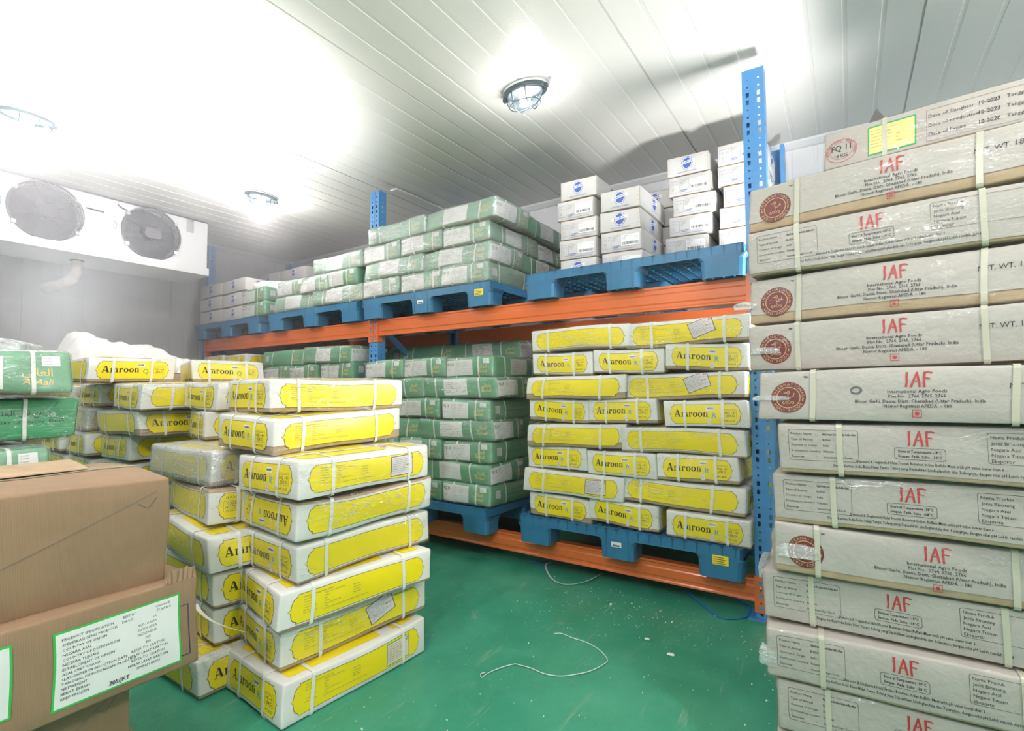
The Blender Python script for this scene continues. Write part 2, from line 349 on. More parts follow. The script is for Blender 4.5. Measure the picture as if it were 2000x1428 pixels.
def serif_word(A, st, x, y, h, m, lv=2):     # heavy slab-serif letters: A m r o n
    def put(pts): A.poly([(x + px * h, y + py * h) for px, py in pts], m, lv)
    def bar(a, b, c, d): put([(a, b), (c, b), (c, d), (a, d)])
    def arch(a, c, top, st_w, th):           # arch from stem at a to stem right edge c
        r = (c - a) / 2; cx = a + r; o = []; q = []
        for k in range(9):
            an = PI * (1 - k / 8); o.append((cx + r * math.cos(an), top - r * .62 + r * .62 * math.sin(an))); q.append((cx - st_w * .25 + (r - st_w * .72) * math.cos(an), top - r * .62 + (r * .62 - th) * math.sin(an)))
        for k in range(8): put([o[k], o[k + 1], q[k + 1], q[k]])
    for ch in st:
        if ch == 'A':
            put([(.06, 0), (.14, 0), (.46, 1), (.38, 1)]); put([(.36, 1), (.56, 1), (.88, 0), (.64, 0)]); bar(.2, .27, .66, .36)
            bar(0, 0, .28, .06); bar(.52, 0, .96, .06); x += 1.0 * h
        elif ch in 'mnr':
            bar(.08, 0, .24, .66); bar(0, .60, .2, .66); bar(0, 0, .32, .06)
            if ch == 'r': arch(.2, .50, .69, .14, .10); A.ell(x + .44 * h, y + .54 * h, .09 * h, .09 * h, m, lv, 12); x += .58 * h
            else:
                arch(.2, .58, .69, .16, .09); bar(.42, 0, .58, .50); bar(.36, 0, .66, .06)
                if ch == 'm': arch(.54, .92, .69, .16, .09); bar(.76, 0, .92, .50); bar(.70, 0, 1.0, .06); x += .34 * h
                x += .74 * h
        elif ch == 'o':
            n = 20; o = [(.33 + .31 * math.cos(2 * PI * i / n), .33 + .35 * math.sin(2 * PI * i / n)) for i in range(n)]
            q = [(.33 + .13 * math.cos(2 * PI * i / n), .33 + .27 * math.sin(2 * PI * i / n)) for i in range(n)]
            for i in range(n): j = (i + 1) % n; put([o[i], o[j], q[j], q[i]])
            x += .70 * h
    return x
def iaf(A, cx, y, h, m='red_print'):
    def st(p, w_): A.stroke([(cx + a * h, y + b * h) for a, b in p], [q * h for q in w_], m, 2)
    st([(-.50, .98), (-.52, .6), (-.50, .3), (-.55, .0)], [.16, .12, .11, .13])
    st([(-.28, -.02), (-.16, .4), (.02, .98)], [.12, .11, .10]); st([(.0, .98), (.10, .5), (.18, -.02)], [.12, .13, .12]); st([(-.24, .36), (.0, .40), (.2, .34)], [.07, .08, .07])
    st([(.40, .96), (.39, .5), (.42, -.02)], [.14, .12, .12]); st([(.36, .93), (.6, .96), (.82, .90)], [.12, .10, .08]); st([(.38, .54), (.55, .56), (.70, .52)], [.09, .09, .08])
EPS0 = .0004; EPS1 = .0004

# ------------------------------------------------------------------ soft boxes
def axis_pts(h, r, n):
    inner = np.linspace(-h + r, h - r, n + 1)
    return np.concatenate([[-h, -h + r * .35], inner, [h - r * .35, h]])
class Soft:
    """box with rounded edges and gentle sagging; every print is laid on the same skin"""
    def __init__(s, L, W, Hh, r=.008, seed=0, amp=1., n=(12, 8, 3)):
        s.d = np.array([L, W, Hh]) / 2; s.r = r; rd = random.Random(seed)
        s.ax = [axis_pts(s.d[i], r, n[i]) for i in range(3)]
        s.ph = [[rd.uniform(0, 6.28) for _ in range(6)] for _ in range(3)]; s.amp = amp
        s.top = rd.uniform(.001, .006) * amp; s.bend = rd.uniform(-.003, .004) * amp; s.side = rd.uniform(.001, .005) * amp; s.tw = rd.uniform(-.004, .004) * amp; s.shear = rd.uniform(-.006, .006) * amp
    def D(s, P, eps=0.):
        P = np.asarray(P, float); e = np.broadcast_to(np.asarray(eps, float), (len(P),))
        inn = np.clip(P, -(s.d - s.r), s.d - s.r); d = P - inn; n = np.linalg.norm(d, axis=1); n[n < 1e-9] = 1
        q = inn + d / n[:, None] * (s.r + e)[:, None]; u = np.clip(q / s.d, -1, 1); o = q.copy()
        tz = (u[:, 2] + 1) / 2
        o[:, 2] += s.top * (1 - u[:, 0] ** 2) * (1 - u[:, 1] ** 2) * tz - s.bend * (u[:, 0] ** 2 - .3) + s.tw * u[:, 0] * u[:, 1]
        o[:, 1] += s.side * u[:, 1] * (1 - u[:, 2] ** 2) * (1 - u[:, 0] ** 2); o[:, 0] += s.side * u[:, 0] * (1 - u[:, 2] ** 2) * (1 - u[:, 1] ** 2)
        o[:, 0] += s.shear * u[:, 2] * .6; o[:, 1] += s.shear * u[:, 2] * .5
        for k in range(3):
            p = s.ph[k]; a = .0014 * s.amp
            o[:, k] += a * (np.sin(q[:, 0] * 14 + p[0]) * np.sin(q[:, 1] * 17 + p[1]) + np.sin(q[:, 2] * 26 + q[:, 0] * 9 + p[2]) * np.sin(q[:, 1] * 11 + p[3]))
        return o
    FACES = {'z+': (0, 1, 2, 1), 'z-': (0, 1, 2, -1), 'x+': (1, 2, 0, 1), 'x-': (1, 2, 0, -1), 'y+': (0, 2, 1, 1), 'y-': (0, 2, 1, -1)}
    def skin(s, mb, m, eps=0., zmin=None, faces=('z+', 'z-', 'x+', 'x-', 'y+', 'y-')):
        idx = {}; V = []; F = []
        for fc in faces:
            a, b, c, sg = s.FACES[fc]; A_ = s.ax[a]; B_ = s.ax[b]
            if zmin is not None and b == 2: B_ = np.concatenate([[zmin], B_[B_ > zmin + 1e-4]])
            g = {}
            for i, x in enumerate(A_):
                for j, y in enumerate(B_):
                    p = [0, 0, 0]; p[a] = x; p[b] = y; p[c] = sg * s.d[c]; key = tuple(round(q, 6) for q in p)
                    if key not in idx: idx[key] = len(V); V.append(p)
                    g[i, j] = idx[key]
            for i in range(len(A_) - 1):
                for j in range(len(B_) - 1):
                    q = (g[i, j], g[i + 1, j], g[i + 1, j + 1], g[i, j + 1])
                    right = (sg > 0) != (fc[0] == 'y')
                    F.append(q if right else q[::-1])
        mb.add(s.D(V, eps), F, m, True)
    def put(s, mb, art, face, base=.0006):
        """lay artwork on a face; u runs left to right seen from outside, v up"""
        if not art.v: return
        hx, hy, hz = s.d
        U, Vv = {'y-': (0, 2), 'y+': (0, 2), 'x+': (1, 2), 'x-': (1, 2), 'z+': (0, 1)}[face]
        hu, hv = s.d[U], s.d[Vv]
        bm = bmesh.new(); vs = [bm.verts.new(v) for v in art.v]; mats = list(dict.fromkeys(art.m))
        for f, m in zip(art.f, art.m):
            try: bf = bm.faces.new([vs[i] for i in f]); bf.material_index = mats.index(m)
            except ValueError: pass
        flip = face in ('y+', 'x-')
        for ax_, h, d in ((s.ax[U], hu, 0), (s.ax[Vv], hv, 1)):
            lo = min(v.co[d] for v in bm.verts); hi = max(v.co[d] for v in bm.verts)
            for q in ax_[1:-1]:
                q = (-q if flip and d == 0 else q) + h
                if lo + 1e-5 < q < hi - 1e-5:
                    co = [0, 0, 0]; co[d] = q; no = [0, 0, 0]; no[d] = 1
                    bmesh.ops.bisect_plane(bm, geom=bm.verts[:] + bm.edges[:] + bm.faces[:], plane_co=co, plane_no=no, dist=1e-7)
        bmesh.ops.triangulate(bm, faces=bm.faces[:]); bm.verts.index_update()
        C = np.array([v.co[:] for v in bm.verts]); u, v, lv = C[:, 0], C[:, 1], C[:, 2]; o = np.ones(len(u))
        P = {'y-': lambda: (u - hx, -hy * o, v - hz), 'y+': lambda: (hx - u, hy * o, v - hz), 'x+': lambda: (hx * o, u - hy, v - hz),
             'x-': lambda: (-hx * o, hy - u, v - hz), 'z+': lambda: (u - hx, v - hy, hz * o)}[face]()
        Q = s.D(np.stack(P, 1), base + lv * .00035); b = len(mb.v); mb.v += [tuple(q) for q in Q]
        ids = [mb.mi(m) for m in mats]
        for f in bm.faces: mb.f.append(tuple(x.index + b for x in f.verts)); mb.m.append(ids[f.material_index]); mb.sm.append(True)
        bm.free()
    def band(s, axis, at, wd, m='strap_white', eps=.0035):
        """strap that runs round the box in the plane  axis = at"""
        other = [i for i in range(3) if i != axis]; a, b = other; path = []
        for q in s.ax[a]: path.append((q, -s.d[b]))
        for q in s.ax[b][1:]: path.append((s.d[a], q))
        for q in s.ax[a][::-1][1:]: path.append((q, s.d[b]))
        for q in s.ax[b][::-1][1:-1]: path.append((-s.d[a], q))
        V = []; 
        for e, off in ((eps, -wd / 2), (eps, wd / 2), (eps - .0012, wd / 2), (eps - .0012, -wd / 2)):
            P = []
            for p, q in path:
                c = [0, 0, 0]; c[axis] = at + off; c[a] = p; c[b] = q; P.append(c)
            V += list(s.D(P, e))
        n = len(path); mb = MB(); F = []
        for r_ in range(4):
            for i in range(n): F.append((r_ * n + i, r_ * n + (i + 1) % n, ((r_ + 1) % 4) * n + (i + 1) % n, ((r_ + 1) % 4) * n + i))
        mb.add(V, F, m, False); return mb

FILMN = [0]
def film_mesh(S, seed, m='clear_film', puff=.004):
    T = Soft(*(S.d * 2), r=S.r + .006, seed=0, n=(22, 15, 7)); T.__dict__.update({k: S.__dict__[k] for k in ('ph', 'amp', 'top', 'bend', 'side', 'tw', 'shear')})
    mb = MB(); T.skin(mb, m, .0055); rd = np.random.RandomState(seed); V = np.array(mb.v)
    k = rd.uniform(-1, 1, (5, 3)) * np.array([38, 45, 70]); ph = rd.uniform(0, 6.28, 5)
    n = V / np.maximum(np.linalg.norm(V / S.d, axis=1)[:, None], 1e-6); n /= np.linalg.norm(n, axis=1)[:, None]
    wv = sum(np.sin(V @ k[i] + ph[i]) for i in range(5)) / 5
    near = np.clip((np.abs(V) / S.d).min(axis=1), 0, 1)
    V = V + n * (wv * .0022 + puff * near ** 3)[:, None]; mb.v = [tuple(q) for q in V]; return mb

class Proto:
    def __init__(s, name, parts, size): s.name = name; s.parts = parts; s.size = size      # parts: (child name, mesh, label)
def mk(mb, name, recalc=False): return mb.mesh(name)
def place(proto, center, rot, label, cat, group, skip=()):
    """one box: an empty at the middle of its underside and a copy of each part"""
    hz = proto.size[2] / 2; M = Matrix.Translation(Vector(center)) @ rot.to_4x4() @ Matrix.Translation((0, 0, -hz))
    e = bpy.data.objects.new(proto.name, None); COL.objects.link(e); e.empty_display_size = .1; e.matrix_world = M
    tag(e, label, cat, group)
    for nm, me, lb in proto.parts:
        if nm in skip: continue
        c = bpy.data.objects.new(nm, me); COL.objects.link(c); c.parent = e; c.location = (0, 0, hz)
        if lb: c['label'] = lb
    return e
def RM(yaw, tx=0, ty=0, spin=0, flip=False):
    m = Euler((0, 0, R(yaw))).to_matrix() @ Euler((R(tx), R(ty), 0)).to_matrix() @ Euler((0, 0, R(spin))).to_matrix()
    if flip: m = m @ Euler((PI, 0, 0)).to_matrix()
    return m
def corner_place(proto, n, yaw, tx, ty, da, db, spin, flip, label, cat, group, skip=()):
    Mx = Euler((0, 0, R(yaw))).to_matrix() @ Euler((R(tx), R(ty), 0)).to_matrix()
    c = Vector(n) + Mx @ Vector((db / 2, da / 2, proto.size[2] / 2))
    return place(proto, c, RM(yaw, tx, ty, spin, flip), label, cat, group, skip)

# ---- yellow boxes -------------------------------------------------
YL, YW, YH = .605, .385, .128
def y_end(q='R', seed=0, sticker=True):
    A = Art(); W, h = YW, YH; pw, ph = W * .86, h * .72; x0, y0 = W * .07, h * .14
    A.poly(shift(ticket(pw + .003, ph + .003, .022), x0 - .0015, y0 - .0015), 'black_print', 0)
    A.poly(shift(ticket(pw, ph, .022), x0, y0), 'yellow_print', 1)
    serif_word(A, 'Amroon', x0 + .026, y0 + ph * .36, .0345, 'black_print')
    A.text(q, x0 + pw * .625, y0 + ph * .30, .024, 'light_blue_print' if q == 'R' else 'green_border_print', 2)
    A.rect(x0 + pw * .54, y0 + ph * .70, .036, .017, 'white_print', 2); A.bars(x0 + pw * .54 + .004, y0 + ph * .70 + .005, .028, .008, 'black_print', 3, seed)
    if sticker: A.rect(x0 + pw * .56, y0 - .006, .017, .030, 'pale_label', 2); A.text('A', x0 + pw * .56 + .006, y0 + .006, .006, 'red_print', 3)
    A.frame(x0 + pw * .775, y0 + ph * .30, .052, .040, .0007, 'black_print', 2, .004)
    A.text('HINDQUARTER', x0 + pw * .79, y0 + ph * .30 + .033, .0035, 'grey_print', 2, .040)
    if q == 'R': A.text('HQ - 41', x0 + pw * .79, y0 + ph * .30 + .019, .010, 'black_print', 2, .042); A.text('20KG', x0 + pw * .80, y0 + ph * .30 + .005, .010, 'black_print', 2, .034); A.text('APC # 42', x0 + pw * .78, y0 + ph * .12, .008, 'black_print', 2, .042)
    else: A.text('FQ - 65', x0 + pw * .79, y0 + ph * .30 + .019, .010, 'black_print', 2, .042); A.text('20KG', x0 + pw * .80, y0 + ph * .30 + .005, .010, 'black_print', 2, .034)
    A.text('NET WT', x0 + pw * .80, y0 + ph + .004, .004, 'grey_print', 2)
    return A
YROWS = ['Product Name', 'Type of Animal', 'Country of Origin', 'Destination country', 'Exporter', 'Store at Temperature']
def y_side(seed=0, txt=True):
    A = Art(); W, h = YL, YH; pw, ph = W * .90, h * .70; x0, y0 = W * .05, h * .15
    A.poly(shift(ticket(pw + .003, ph + .003, .026), x0 - .0015, y0 - .0015), 'black_print', 0)
    A.poly(shift(ticket(pw, ph, .026), x0, y0), 'yellow_print', 1)
    if txt:
        A.text('Fair Exports (India) Private Limited', x0 + .05, y0 + ph - .013, .0045, 'grey_print', 2, .10)
        A.lines(YROWS, x0 + .05, y0 + ph - .021, .0036, .0085, 'grey_print', 2)
        A.lines(['Halal Frozen Boneless Buffalo Meat', 'Buffalo', 'India', 'Indonesia', 'Fair Exports (India) Pvt. Ltd', '-18\u00b0C'], x0 + .12, y0 + ph - .021, .0036, .0085, 'grey_print', 2)
        A.lines(['Nama Produk', 'Jenis Binatang', 'Negara Asal', 'Negara Tujuan'], x0 + .225, y0 + ph - .027, .0036, .0085, 'grey_print', 2)
        A.lines(['Deboned & Deglanded Halal Frozen Boneless Indian Buffalo Meat with pH value lower than 6'], x0 + .12, y0 + ph - .071, .0034, .007, 'grey_print', 2, [.165])
    return A
def y_top():
    A = Art(); W, h = YL, YW
    A.rect(.035, .03, W * .60, h - .06, 'yellow_print', 1); A.rect(W * .76, .03, W * .17, h - .06, 'yellow_print', 1)
    A.frame(W * .14, h * .25, W * .30, h * .5, .002, 'grey_print', 2, .02); A.text('BLACK GOLD', W * .17, h * .45, .03, 'grey_print', 3, W * .24)
    for k in range(8):
        a = k * PI / 4; A.stroke([(W * .70 + .004 * math.cos(a), h * .2 + .004 * math.sin(a)), (W * .70 + .016 * math.cos(a), h * .2 + .016 * math.sin(a))], [.006, .002], 'orange_print', 2)
    A.text('BLUE', W * .70, h * .30, .016, 'navy_print', 2, .06, .02, 'l', PI / 2)
    return A
def info_label(w_, h, border='plum_print', paper='pale_label', red=True, ang=0.):
    A = Art(); A.rect(0, 0, w_, h, border, 3); A.rect(.003, .003, w_ - .006, h - .006, paper, 4)
    rows = ['Fair Exports (India) Pvt Ltd', 'Nama Produk : Daging Kerbau Beku', 'Jenis Binatang : Kerbau', 'Negara Asal : India', 'Negara Tujuan : Indonesia', 'Tanggal Pemotongan', 'Tanggal Produksi', 'Tanggal Kedaluwarsa', 'Simpan pada suhu -18\u00b0C']
    n = int((h - .012) / .0068); A.lines([rows[i % 9] for i in range(n)], .006, h - .011, .0040, .0068, 'grey_print', 5, [min(w_ * .8, .006 + w_ * (.5 + .3 * ((i * 7) % 5) / 5)) for i in range(n)])
    if red: A.text('8.6.43', w_ * .68, h * .45, .007, 'red_print', 6)
    A.ring(w_ - .012, h - .012, .006, .006, .002, 'black_print', 6, 14)
    return A
def xf(A, ox, oy, ang=0., sc=1.):
    c_, s_ = math.cos(ang) * sc, math.sin(ang) * sc; A.v = [(ox + x * c_ - y * s_, oy + x * s_ + y * c_, l) for x, y, l in A.v]; return A
def yellow_proto(seed, q='R', wrap='clear_film', stick=None, lid=.86, plain_side=False):
    S = Soft(YL, YW, YH, .009, seed, 1.7); zc = -YH / 2 + YH * (1 - lid)
    tray = MB(); S.skin(tray, 'kraft_board', -.0022)
    ld = MB(); S.skin(ld, 'coated_white_board', 0, zc, ('z+', 'x+', 'x-', 'y+', 'y-'))
    for f in ('x+', 'x-'): S.put(ld, y_end(q, seed, seed % 2 == 0), f)
    S.put(ld, y_side(seed, not plain_side), 'y-'); S.put(ld, y_side(seed, plain_side), 'y+'); S.put(ld, y_top(), 'z+')
    P = [('tray', mk(tray, 'tray'), 'brown card tray showing below the lid'), ('lid', mk(ld, 'lid'), None)]
    rd = random.Random(seed)
    for ax_, at in ((0, -.30 * YL + rd.uniform(-.02, .02)), (0, .28 * YL + rd.uniform(-.02, .02)), (1, -.22 * YW + rd.uniform(-.01, .01)), (1, .24 * YW + rd.uniform(-.01, .01))):
        P.append(('strap', mk(S.band(ax_, at, .0125), 'strap'), None))
    if stick:
        sx0, ang, pal = stick
        for fc in ('y-',): sm = MB(); S.put(sm, xf(info_label(.115, .078, *(('plum_print', 'pale_label', True) if pal == 0 else ('green_border_print', 'beige_label', False))), sx0, YH * .20, ang), fc)
        P.append(('sticker', mk(sm, 'sticker'), 'dense printed information sticker'))
    if wrap: P.append(('plastic_wrap', mk(film_mesh(S, seed, wrap), 'plastic_wrap'), None))
    return Proto('food_box', P, (YL, YW, YH))
Y = [yellow_proto(1, lid=1.0, wrap=None, stick=(.40, 0, 1)), yellow_proto(2, stick=(.345, .32, 0)), yellow_proto(3, wrap=None, lid=.9),
     yellow_proto(4), yellow_proto(5, lid=.92, plain_side=True), yellow_proto(6, stick=(.39, .03, 0), lid=.97), yellow_proto(7, lid=.72), yellow_proto(8, plain_side=True, lid=.9)]
YQ = [yellow_proto(21, 'Q', wrap=None), yellow_proto(22, 'Q')]
YF = yellow_proto(31, wrap='frosted_film', stick=(.30, 0, 0))

# ---- green boxes --------------------------------------------------
GL_, GW, GH = .60, .385, .130
def gold_name(A, x, y, s=1., m='gold_print', lv=3):
    A.text('\ufef2\ufedf\ufe8e\ufecc\ufedf\ufe8d', x, y + .024 * s, .019 * s, m, lv, .062 * s, .012)
    A.text('Al', x, y, .016 * s, m, lv, None, .01, 'l', 0, .35); A.text('Aali', x + .024 * s, y, .016 * s, m, lv, .036 * s, .01, 'l', 0, .3)
def g_end(seed=0, code='FQ 10'):
    A = Art(); W, h = GW, GH
    A.rect(.004, .004, W - .008, h - .008, 'green_print', 0)
    A.rect(.006, .012, W * .56, h - .030, 'white_print', 1); A.text(code, .016, h * .60, .017, 'black_print', 2, .052, .02)
    A.text('18 KG', .018, h * .36, .007, 'grey_print', 2); A.lines(['Frozen Boneless', 'Buffalo Meat', 'Country of Origin', 'Product Name'], .085, h * .74, .0045, .0085, 'grey_print', 2)
    A.lines(['Date of Production', 'Date of Expiry', 'Net Weight', 'Keep Frozen', 'India', 'Halal'], .148, h * .76, .004, .0095, 'grey_print', 2)
    for k in range(7): A.rect(.082, h * .22 + k * .0115, .135, .0005, 'grey_print', 2)
    A.rect(W * .80, h * .66, .046, .030, 'white_print', 2)
    for k in range(3): A.text('12 10 2023', W * .80 + .004, h * .66 + .021 - k * .0085, .0035, 'black_print', 3)
    gold_name(A, W * .68, h * .22, 1.15)
    return A
def g_side(seed=0, lab=True):
    A = Art(); W, h = GL_, GH
    A.rect(.004, .004, W - .008, h - .008, 'green_print', 0)
    if lab:
        A.rect(W * .30, .018, W * .32, h - .030, 'white_print', 1); A.lines(['International Agro Foods', 'Frozen Boneless Buffalo Meat', 'Plot No. 2764, 2765, 2766', 'Country of Origin : India', 'Keep Frozen', 'Destination country'], W * .33, h * .74, .0055, .012, 'grey_print', 2)
    else:
        A.rect(.05, h * .35, .05, .05, 'pale_label', 1)
        for k in range(5): A.text('Nett 18 kg', .056, h * .35 + .039 - k * .009, .004, 'plum_print', 2)
        A.text('COUNTRY OF ORIGIN : INDIA', W * (.26 if lab is False else .60), h * .42, .010, 'black_print', 1, W * .34)
        A.text('\ufea9\ufee8\ufeec\ufedf\u0627 \ufef2\ufed3 \ufeca\ufee8\ufebb', W * (.38 if lab is False else .66), h * .62, .016, 'black_print', 1, W * .22)
    if lab is not None: gold_name(A, W * .80, h * .30, 1.2)
    return A
def g_top():
    A = Art(); A.rect(.01, .01, GL_ - .02, GW - .02, 'green_print', 0); A.ell(GL_ * .3, GW * .5, .07, .04, 'white_print', 1); A.ring(GL_ * .3, GW * .5, .066, .037, .003, 'blue_print', 2); return A
def green_proto(seed, wrap='hazy_film', lid=.84, lab=True, whiteside=False):
    S = Soft(GL_, GW, GH, .016, seed + 50, 2.0); zc = -GH / 2 + GH * (1 - lid); tray = MB(); S.skin(tray, 'kraft_board', -.0022)
    ld = MB(); S.skin(ld, 'green_print', 0, zc, ('z+', 'x+', 'x-', 'y+', 'y-'))
    for f in ('x+', 'x-'): S.put(ld, g_end(seed), f)
    S.put(ld, g_side(seed, lab), 'y-'); S.put(ld, g_side(seed, not lab), 'y+'); S.put(ld, g_top(), 'z+')
    P = [('tray', mk(tray, 'tray'), 'brown card tray showing below the lid'), ('lid', mk(ld, 'lid'), None)]; rd = random.Random(seed)
    for ax_, at in ((0, -.28 * GL_ + rd.uniform(-.03, .03)), (0, .24 * GL_ + rd.uniform(-.03, .03)), (1, -.2 * GW + rd.uniform(-.01, .02)), (1, .26 * GW + rd.uniform(-.01, .01))):
        P.append(('strap', mk(S.band(ax_, at, .010), 'strap'), None))
    if wrap: P.append(('plastic_wrap', mk(film_mesh(S, seed + 9, wrap, .008), 'plastic_wrap'), None))
    return Proto('food_box', P, (GL_, GW, GH))
G = [green_proto(1), green_proto(2, lab=False), green_proto(3, lid=.78), green_proto(4, 'hazy_film', .9, False), green_proto(5, 'frosted_film', .88), green_proto(6, 'clear_film', .82, None), green_proto(7, 'frosted_film', .8, False)]

# ---- blue and white meat cartons ---------------------------------
WL, WW, WH = .44, .25, .122
def w_logo(A, cx, cy, s=1., squash=1.):
    rx, ry = .030 * s * squash, .036 * s
    A.ell(cx, cy, rx, ry, 'white_print', 1); A.ring(cx, cy, rx, ry, .0022 * s, 'blue_print', 2); A.ell(cx, cy, rx * .80, ry * .82, 'blue_print', 2)
    A.poly([(cx - .044 * s * squash, cy - .016 * s), (cx - .036 * s * squash, cy - .010 * s), (cx + .036 * s * squash, cy + .004 * s), (cx + .046 * s * squash, cy + .002 * s), (cx + .042 * s * squash, cy + .012 * s), (cx + .046 * s * squash, cy + .020 * s), (cx + .034 * s * squash, cy + .018 * s), (cx - .034 * s * squash, cy + .006 * s), (cx - .044 * s * squash, cy + .002 * s), (cx - .040 * s * squash, cy - .007 * s)], 'white_print', 3)
    A.text("RALPH'S", cx - .030 * s * squash, cy - .005 * s, .0085 * s, 'blue_print', 4, .060 * s * squash, .03, 'l', .17)
def w_end_logo():
    A = Art(); A.frame(.001, .001, WW - .002, WH - .002, .0022, 'kraft_board', 1); w_logo(A, WW * .5, WH * .57, 1.14); A.text("RALPH'S MEAT COMPANY", WW * .5, WH * .10, .0075, 'blue_print', 2, .115, .0, 'c'); 
    for k in range(3): A.stroke([(WW * .93, WH * (.25 + .22 * k)), (WW * .955, WH * (.30 + .22 * k))], .001, 'grey_print', 2)
    return A
def w_end_label(seed=0):
    A = Art(); A.frame(.001, .001, WW - .002, WH - .002, .0022, 'kraft_board', 1); A.frame(.012, WH * .18, .052, WH * .58, .001, 'blue_print', 2); A.ring(.026, WH * .60, .007, .007, .0008, 'grey_print', 2, 16); A.text('Y', .044, WH * .56, .009, 'grey_print', 2)
    A.lines(['Meat', 'Work', 'Aust'], .020, WH * .42, .004, .008, 'grey_print', 2)
    A.lines(['Product of Australia', 'Boneless Beef', 'Net Weight', 'Packed on', 'Use by'], .072, WH * .78, .0042, .0085, 'grey_print', 2)
    A.rect(WW * .50, WH * .22, WW * .46, WH * .56, 'white_print', 2); A.frame(WW * .50, WH * .22, WW * .46, WH * .56, .0004, 'grey_print', 3); A.bars(WW * .53, WH * .28, WW * .40, WH * .13, 'black_print', 3, seed)
    A.lines(['Boneless Beef', 'Net 27.2', 'Lot 205'], WW * .53, WH * .70, .0045, .010, 'grey_print', 3); A.ring(WW * .88, WH * .60, .010, .006, .0008, 'grey_print', 3, 16)
    A.rect(.07, WH * .10, WW * .6, .0012, 'blue_print', 2); A.lines(["RALPH'S MEAT", 'COMPANY'], .072, WH * .24, .005, .008, 'blue_print', 2, None, .02)
    return A
def w_side():
    A = Art(); w_logo(A, WL * .52, WH * .56, 1.15); A.text("RALPH'S MEAT COMPANY", WL * .52, WH * .14, .0065, 'blue_print', 2, .10, 0, 'c'); return A
def white_proto(seed, logo=True):
    S = Soft(WL, WW, WH, .005, seed + 90, 1.2, (10, 6, 3)); c = MB(); S.skin(c, 'matt_white_board', 0)
    for f in ('x+', 'x-'): S.put(c, w_end_logo() if logo else w_end_label(seed), f)
    for f in ('y-', 'y+'): S.put(c, w_side(), f)
    t = MB(); S2 = Soft(WL, WW, WH, .005, seed + 90, .8, (10, 6, 3)); zz = WH / 2
    # exposed brown board rim round the telescoping lid
    for q in ((0, -1), (0, 1)): pass
    A = Art(); A.rect(.002, .002, WL - .004, .006, 'kraft_board', 1); A.rect(.002, WW - .008, WL - .004, .006, 'kraft_board', 1); A.rect(.002, .002, .006, WW - .004, 'kraft_board', 1); A.rect(WL - .008, .002, .006, WW - .004, 'kraft_board', 1)
    S.put(t, A, 'z+')
    return Proto('meat_carton', [('carton', mk(c, 'carton'), None), ('board_edge', mk(t, 'board_edge'), 'bare brown board edge')], (WL, WW, WH))
Wp = [white_proto(1), white_proto(2, False), white_proto(3, False), white_proto(4)]

# ---- buffalo meat boxes of the tall stack -------------------------
IL, IW, IH = .64, .39, .132
def roundel(A, cx, cy, r):
    A.ell(cx, cy, r, r, 'maroon_print', 1, 56); A.ring(cx, cy, r * .70, r * .70, r * .055, 'tan_print', 2, 48)
    A.arc('INTERNATIONAL', cx, cy, r * .77, r * .77, R(172), R(8), r * .17, 'tan_print', 3); A.arc('AGRO FOODS', cx, cy, r * .93, r * .93, R(212), R(330), r * .17, 'tan_print', 3, True)
    for a in (-8, 186): A.stroke([(cx + r * .84 * math.cos(R(a - 6)), cy + r * .84 * math.sin(R(a - 6))), (cx + r * .84 * math.cos(R(a + 8)), cy + r * .84 * math.sin(R(a + 8)))], r * .07, 'tan_print', 3)
    def st(p, w_=.045): A.stroke([(cx + a * r, cy + b * r) for a, b in p], w_ * r, 'tan_print', 3)
    st([(-.26, .30), (-.08, .34), (-.02, .44), (.06, .40), (.04, .26), (-.04, .16), (.0, .06), (.10, .0), (.22, .04), (.30, .16), (.34, .30)]); st([(-.26, .30), (-.10, .28), (-.02, .34)], .03); st([(.16, .0), (.28, .10), (.40, .12)], .03)
    st([(.04, .0), (.02, -.14), (.08, -.24)], .03)
    st([(-.24, -.24), (-.32, -.32), (-.24, -.42), (-.14, -.34), (-.12, -.24), (-.02, -.26), (.02, -.36), (.10, -.40), (.16, -.30), (.24, -.24), (.34, -.30), (.30, -.42), (.22, -.38)]); st([(-.12, -.30), (-.06, -.42), (.0, -.32)], .03)
def i_face_a():
    A = Art(); h = IH; roundel(A, .072, h * .47, .042); A.text('TM', .108, h * .86, .005, 'black_print', 2, None, .02)
    iaf(A, .345, h * .64, .036)
    A.text('International Agro Foods', .345, h * .535, .0078, 'black_print', 2, .112, .012, 'c'); A.text('Plot No.  2764, 2765, 2766', .345, h * .450, .0078, 'black_print', 2, .108, .012, 'c')
    A.text('Bhoor Garhi, Dasna, Distt. Ghaziabad (Uttar Pradesh), India', .345, h * .362, .0078, 'black_print', 2, .245, .012, 'c'); A.text('Nomor Registrasi APEDA  - 180', .345, h * .274, .0078, 'black_print', 2, .128, .012, 'c')
    A.frame(.3365, h * .10, .018, .018, .0013, 'red_print', 2); A.ell(.3455, h * .10 + .009, .0045, .0045, 'red_print', 2, 16)
    A.text('NET. WT.', .505, h * .60, .0125, 'black_print', 2, .062); A.text('18 KG', .575, h * .60, .0125, 'black_print', 2)
    return A
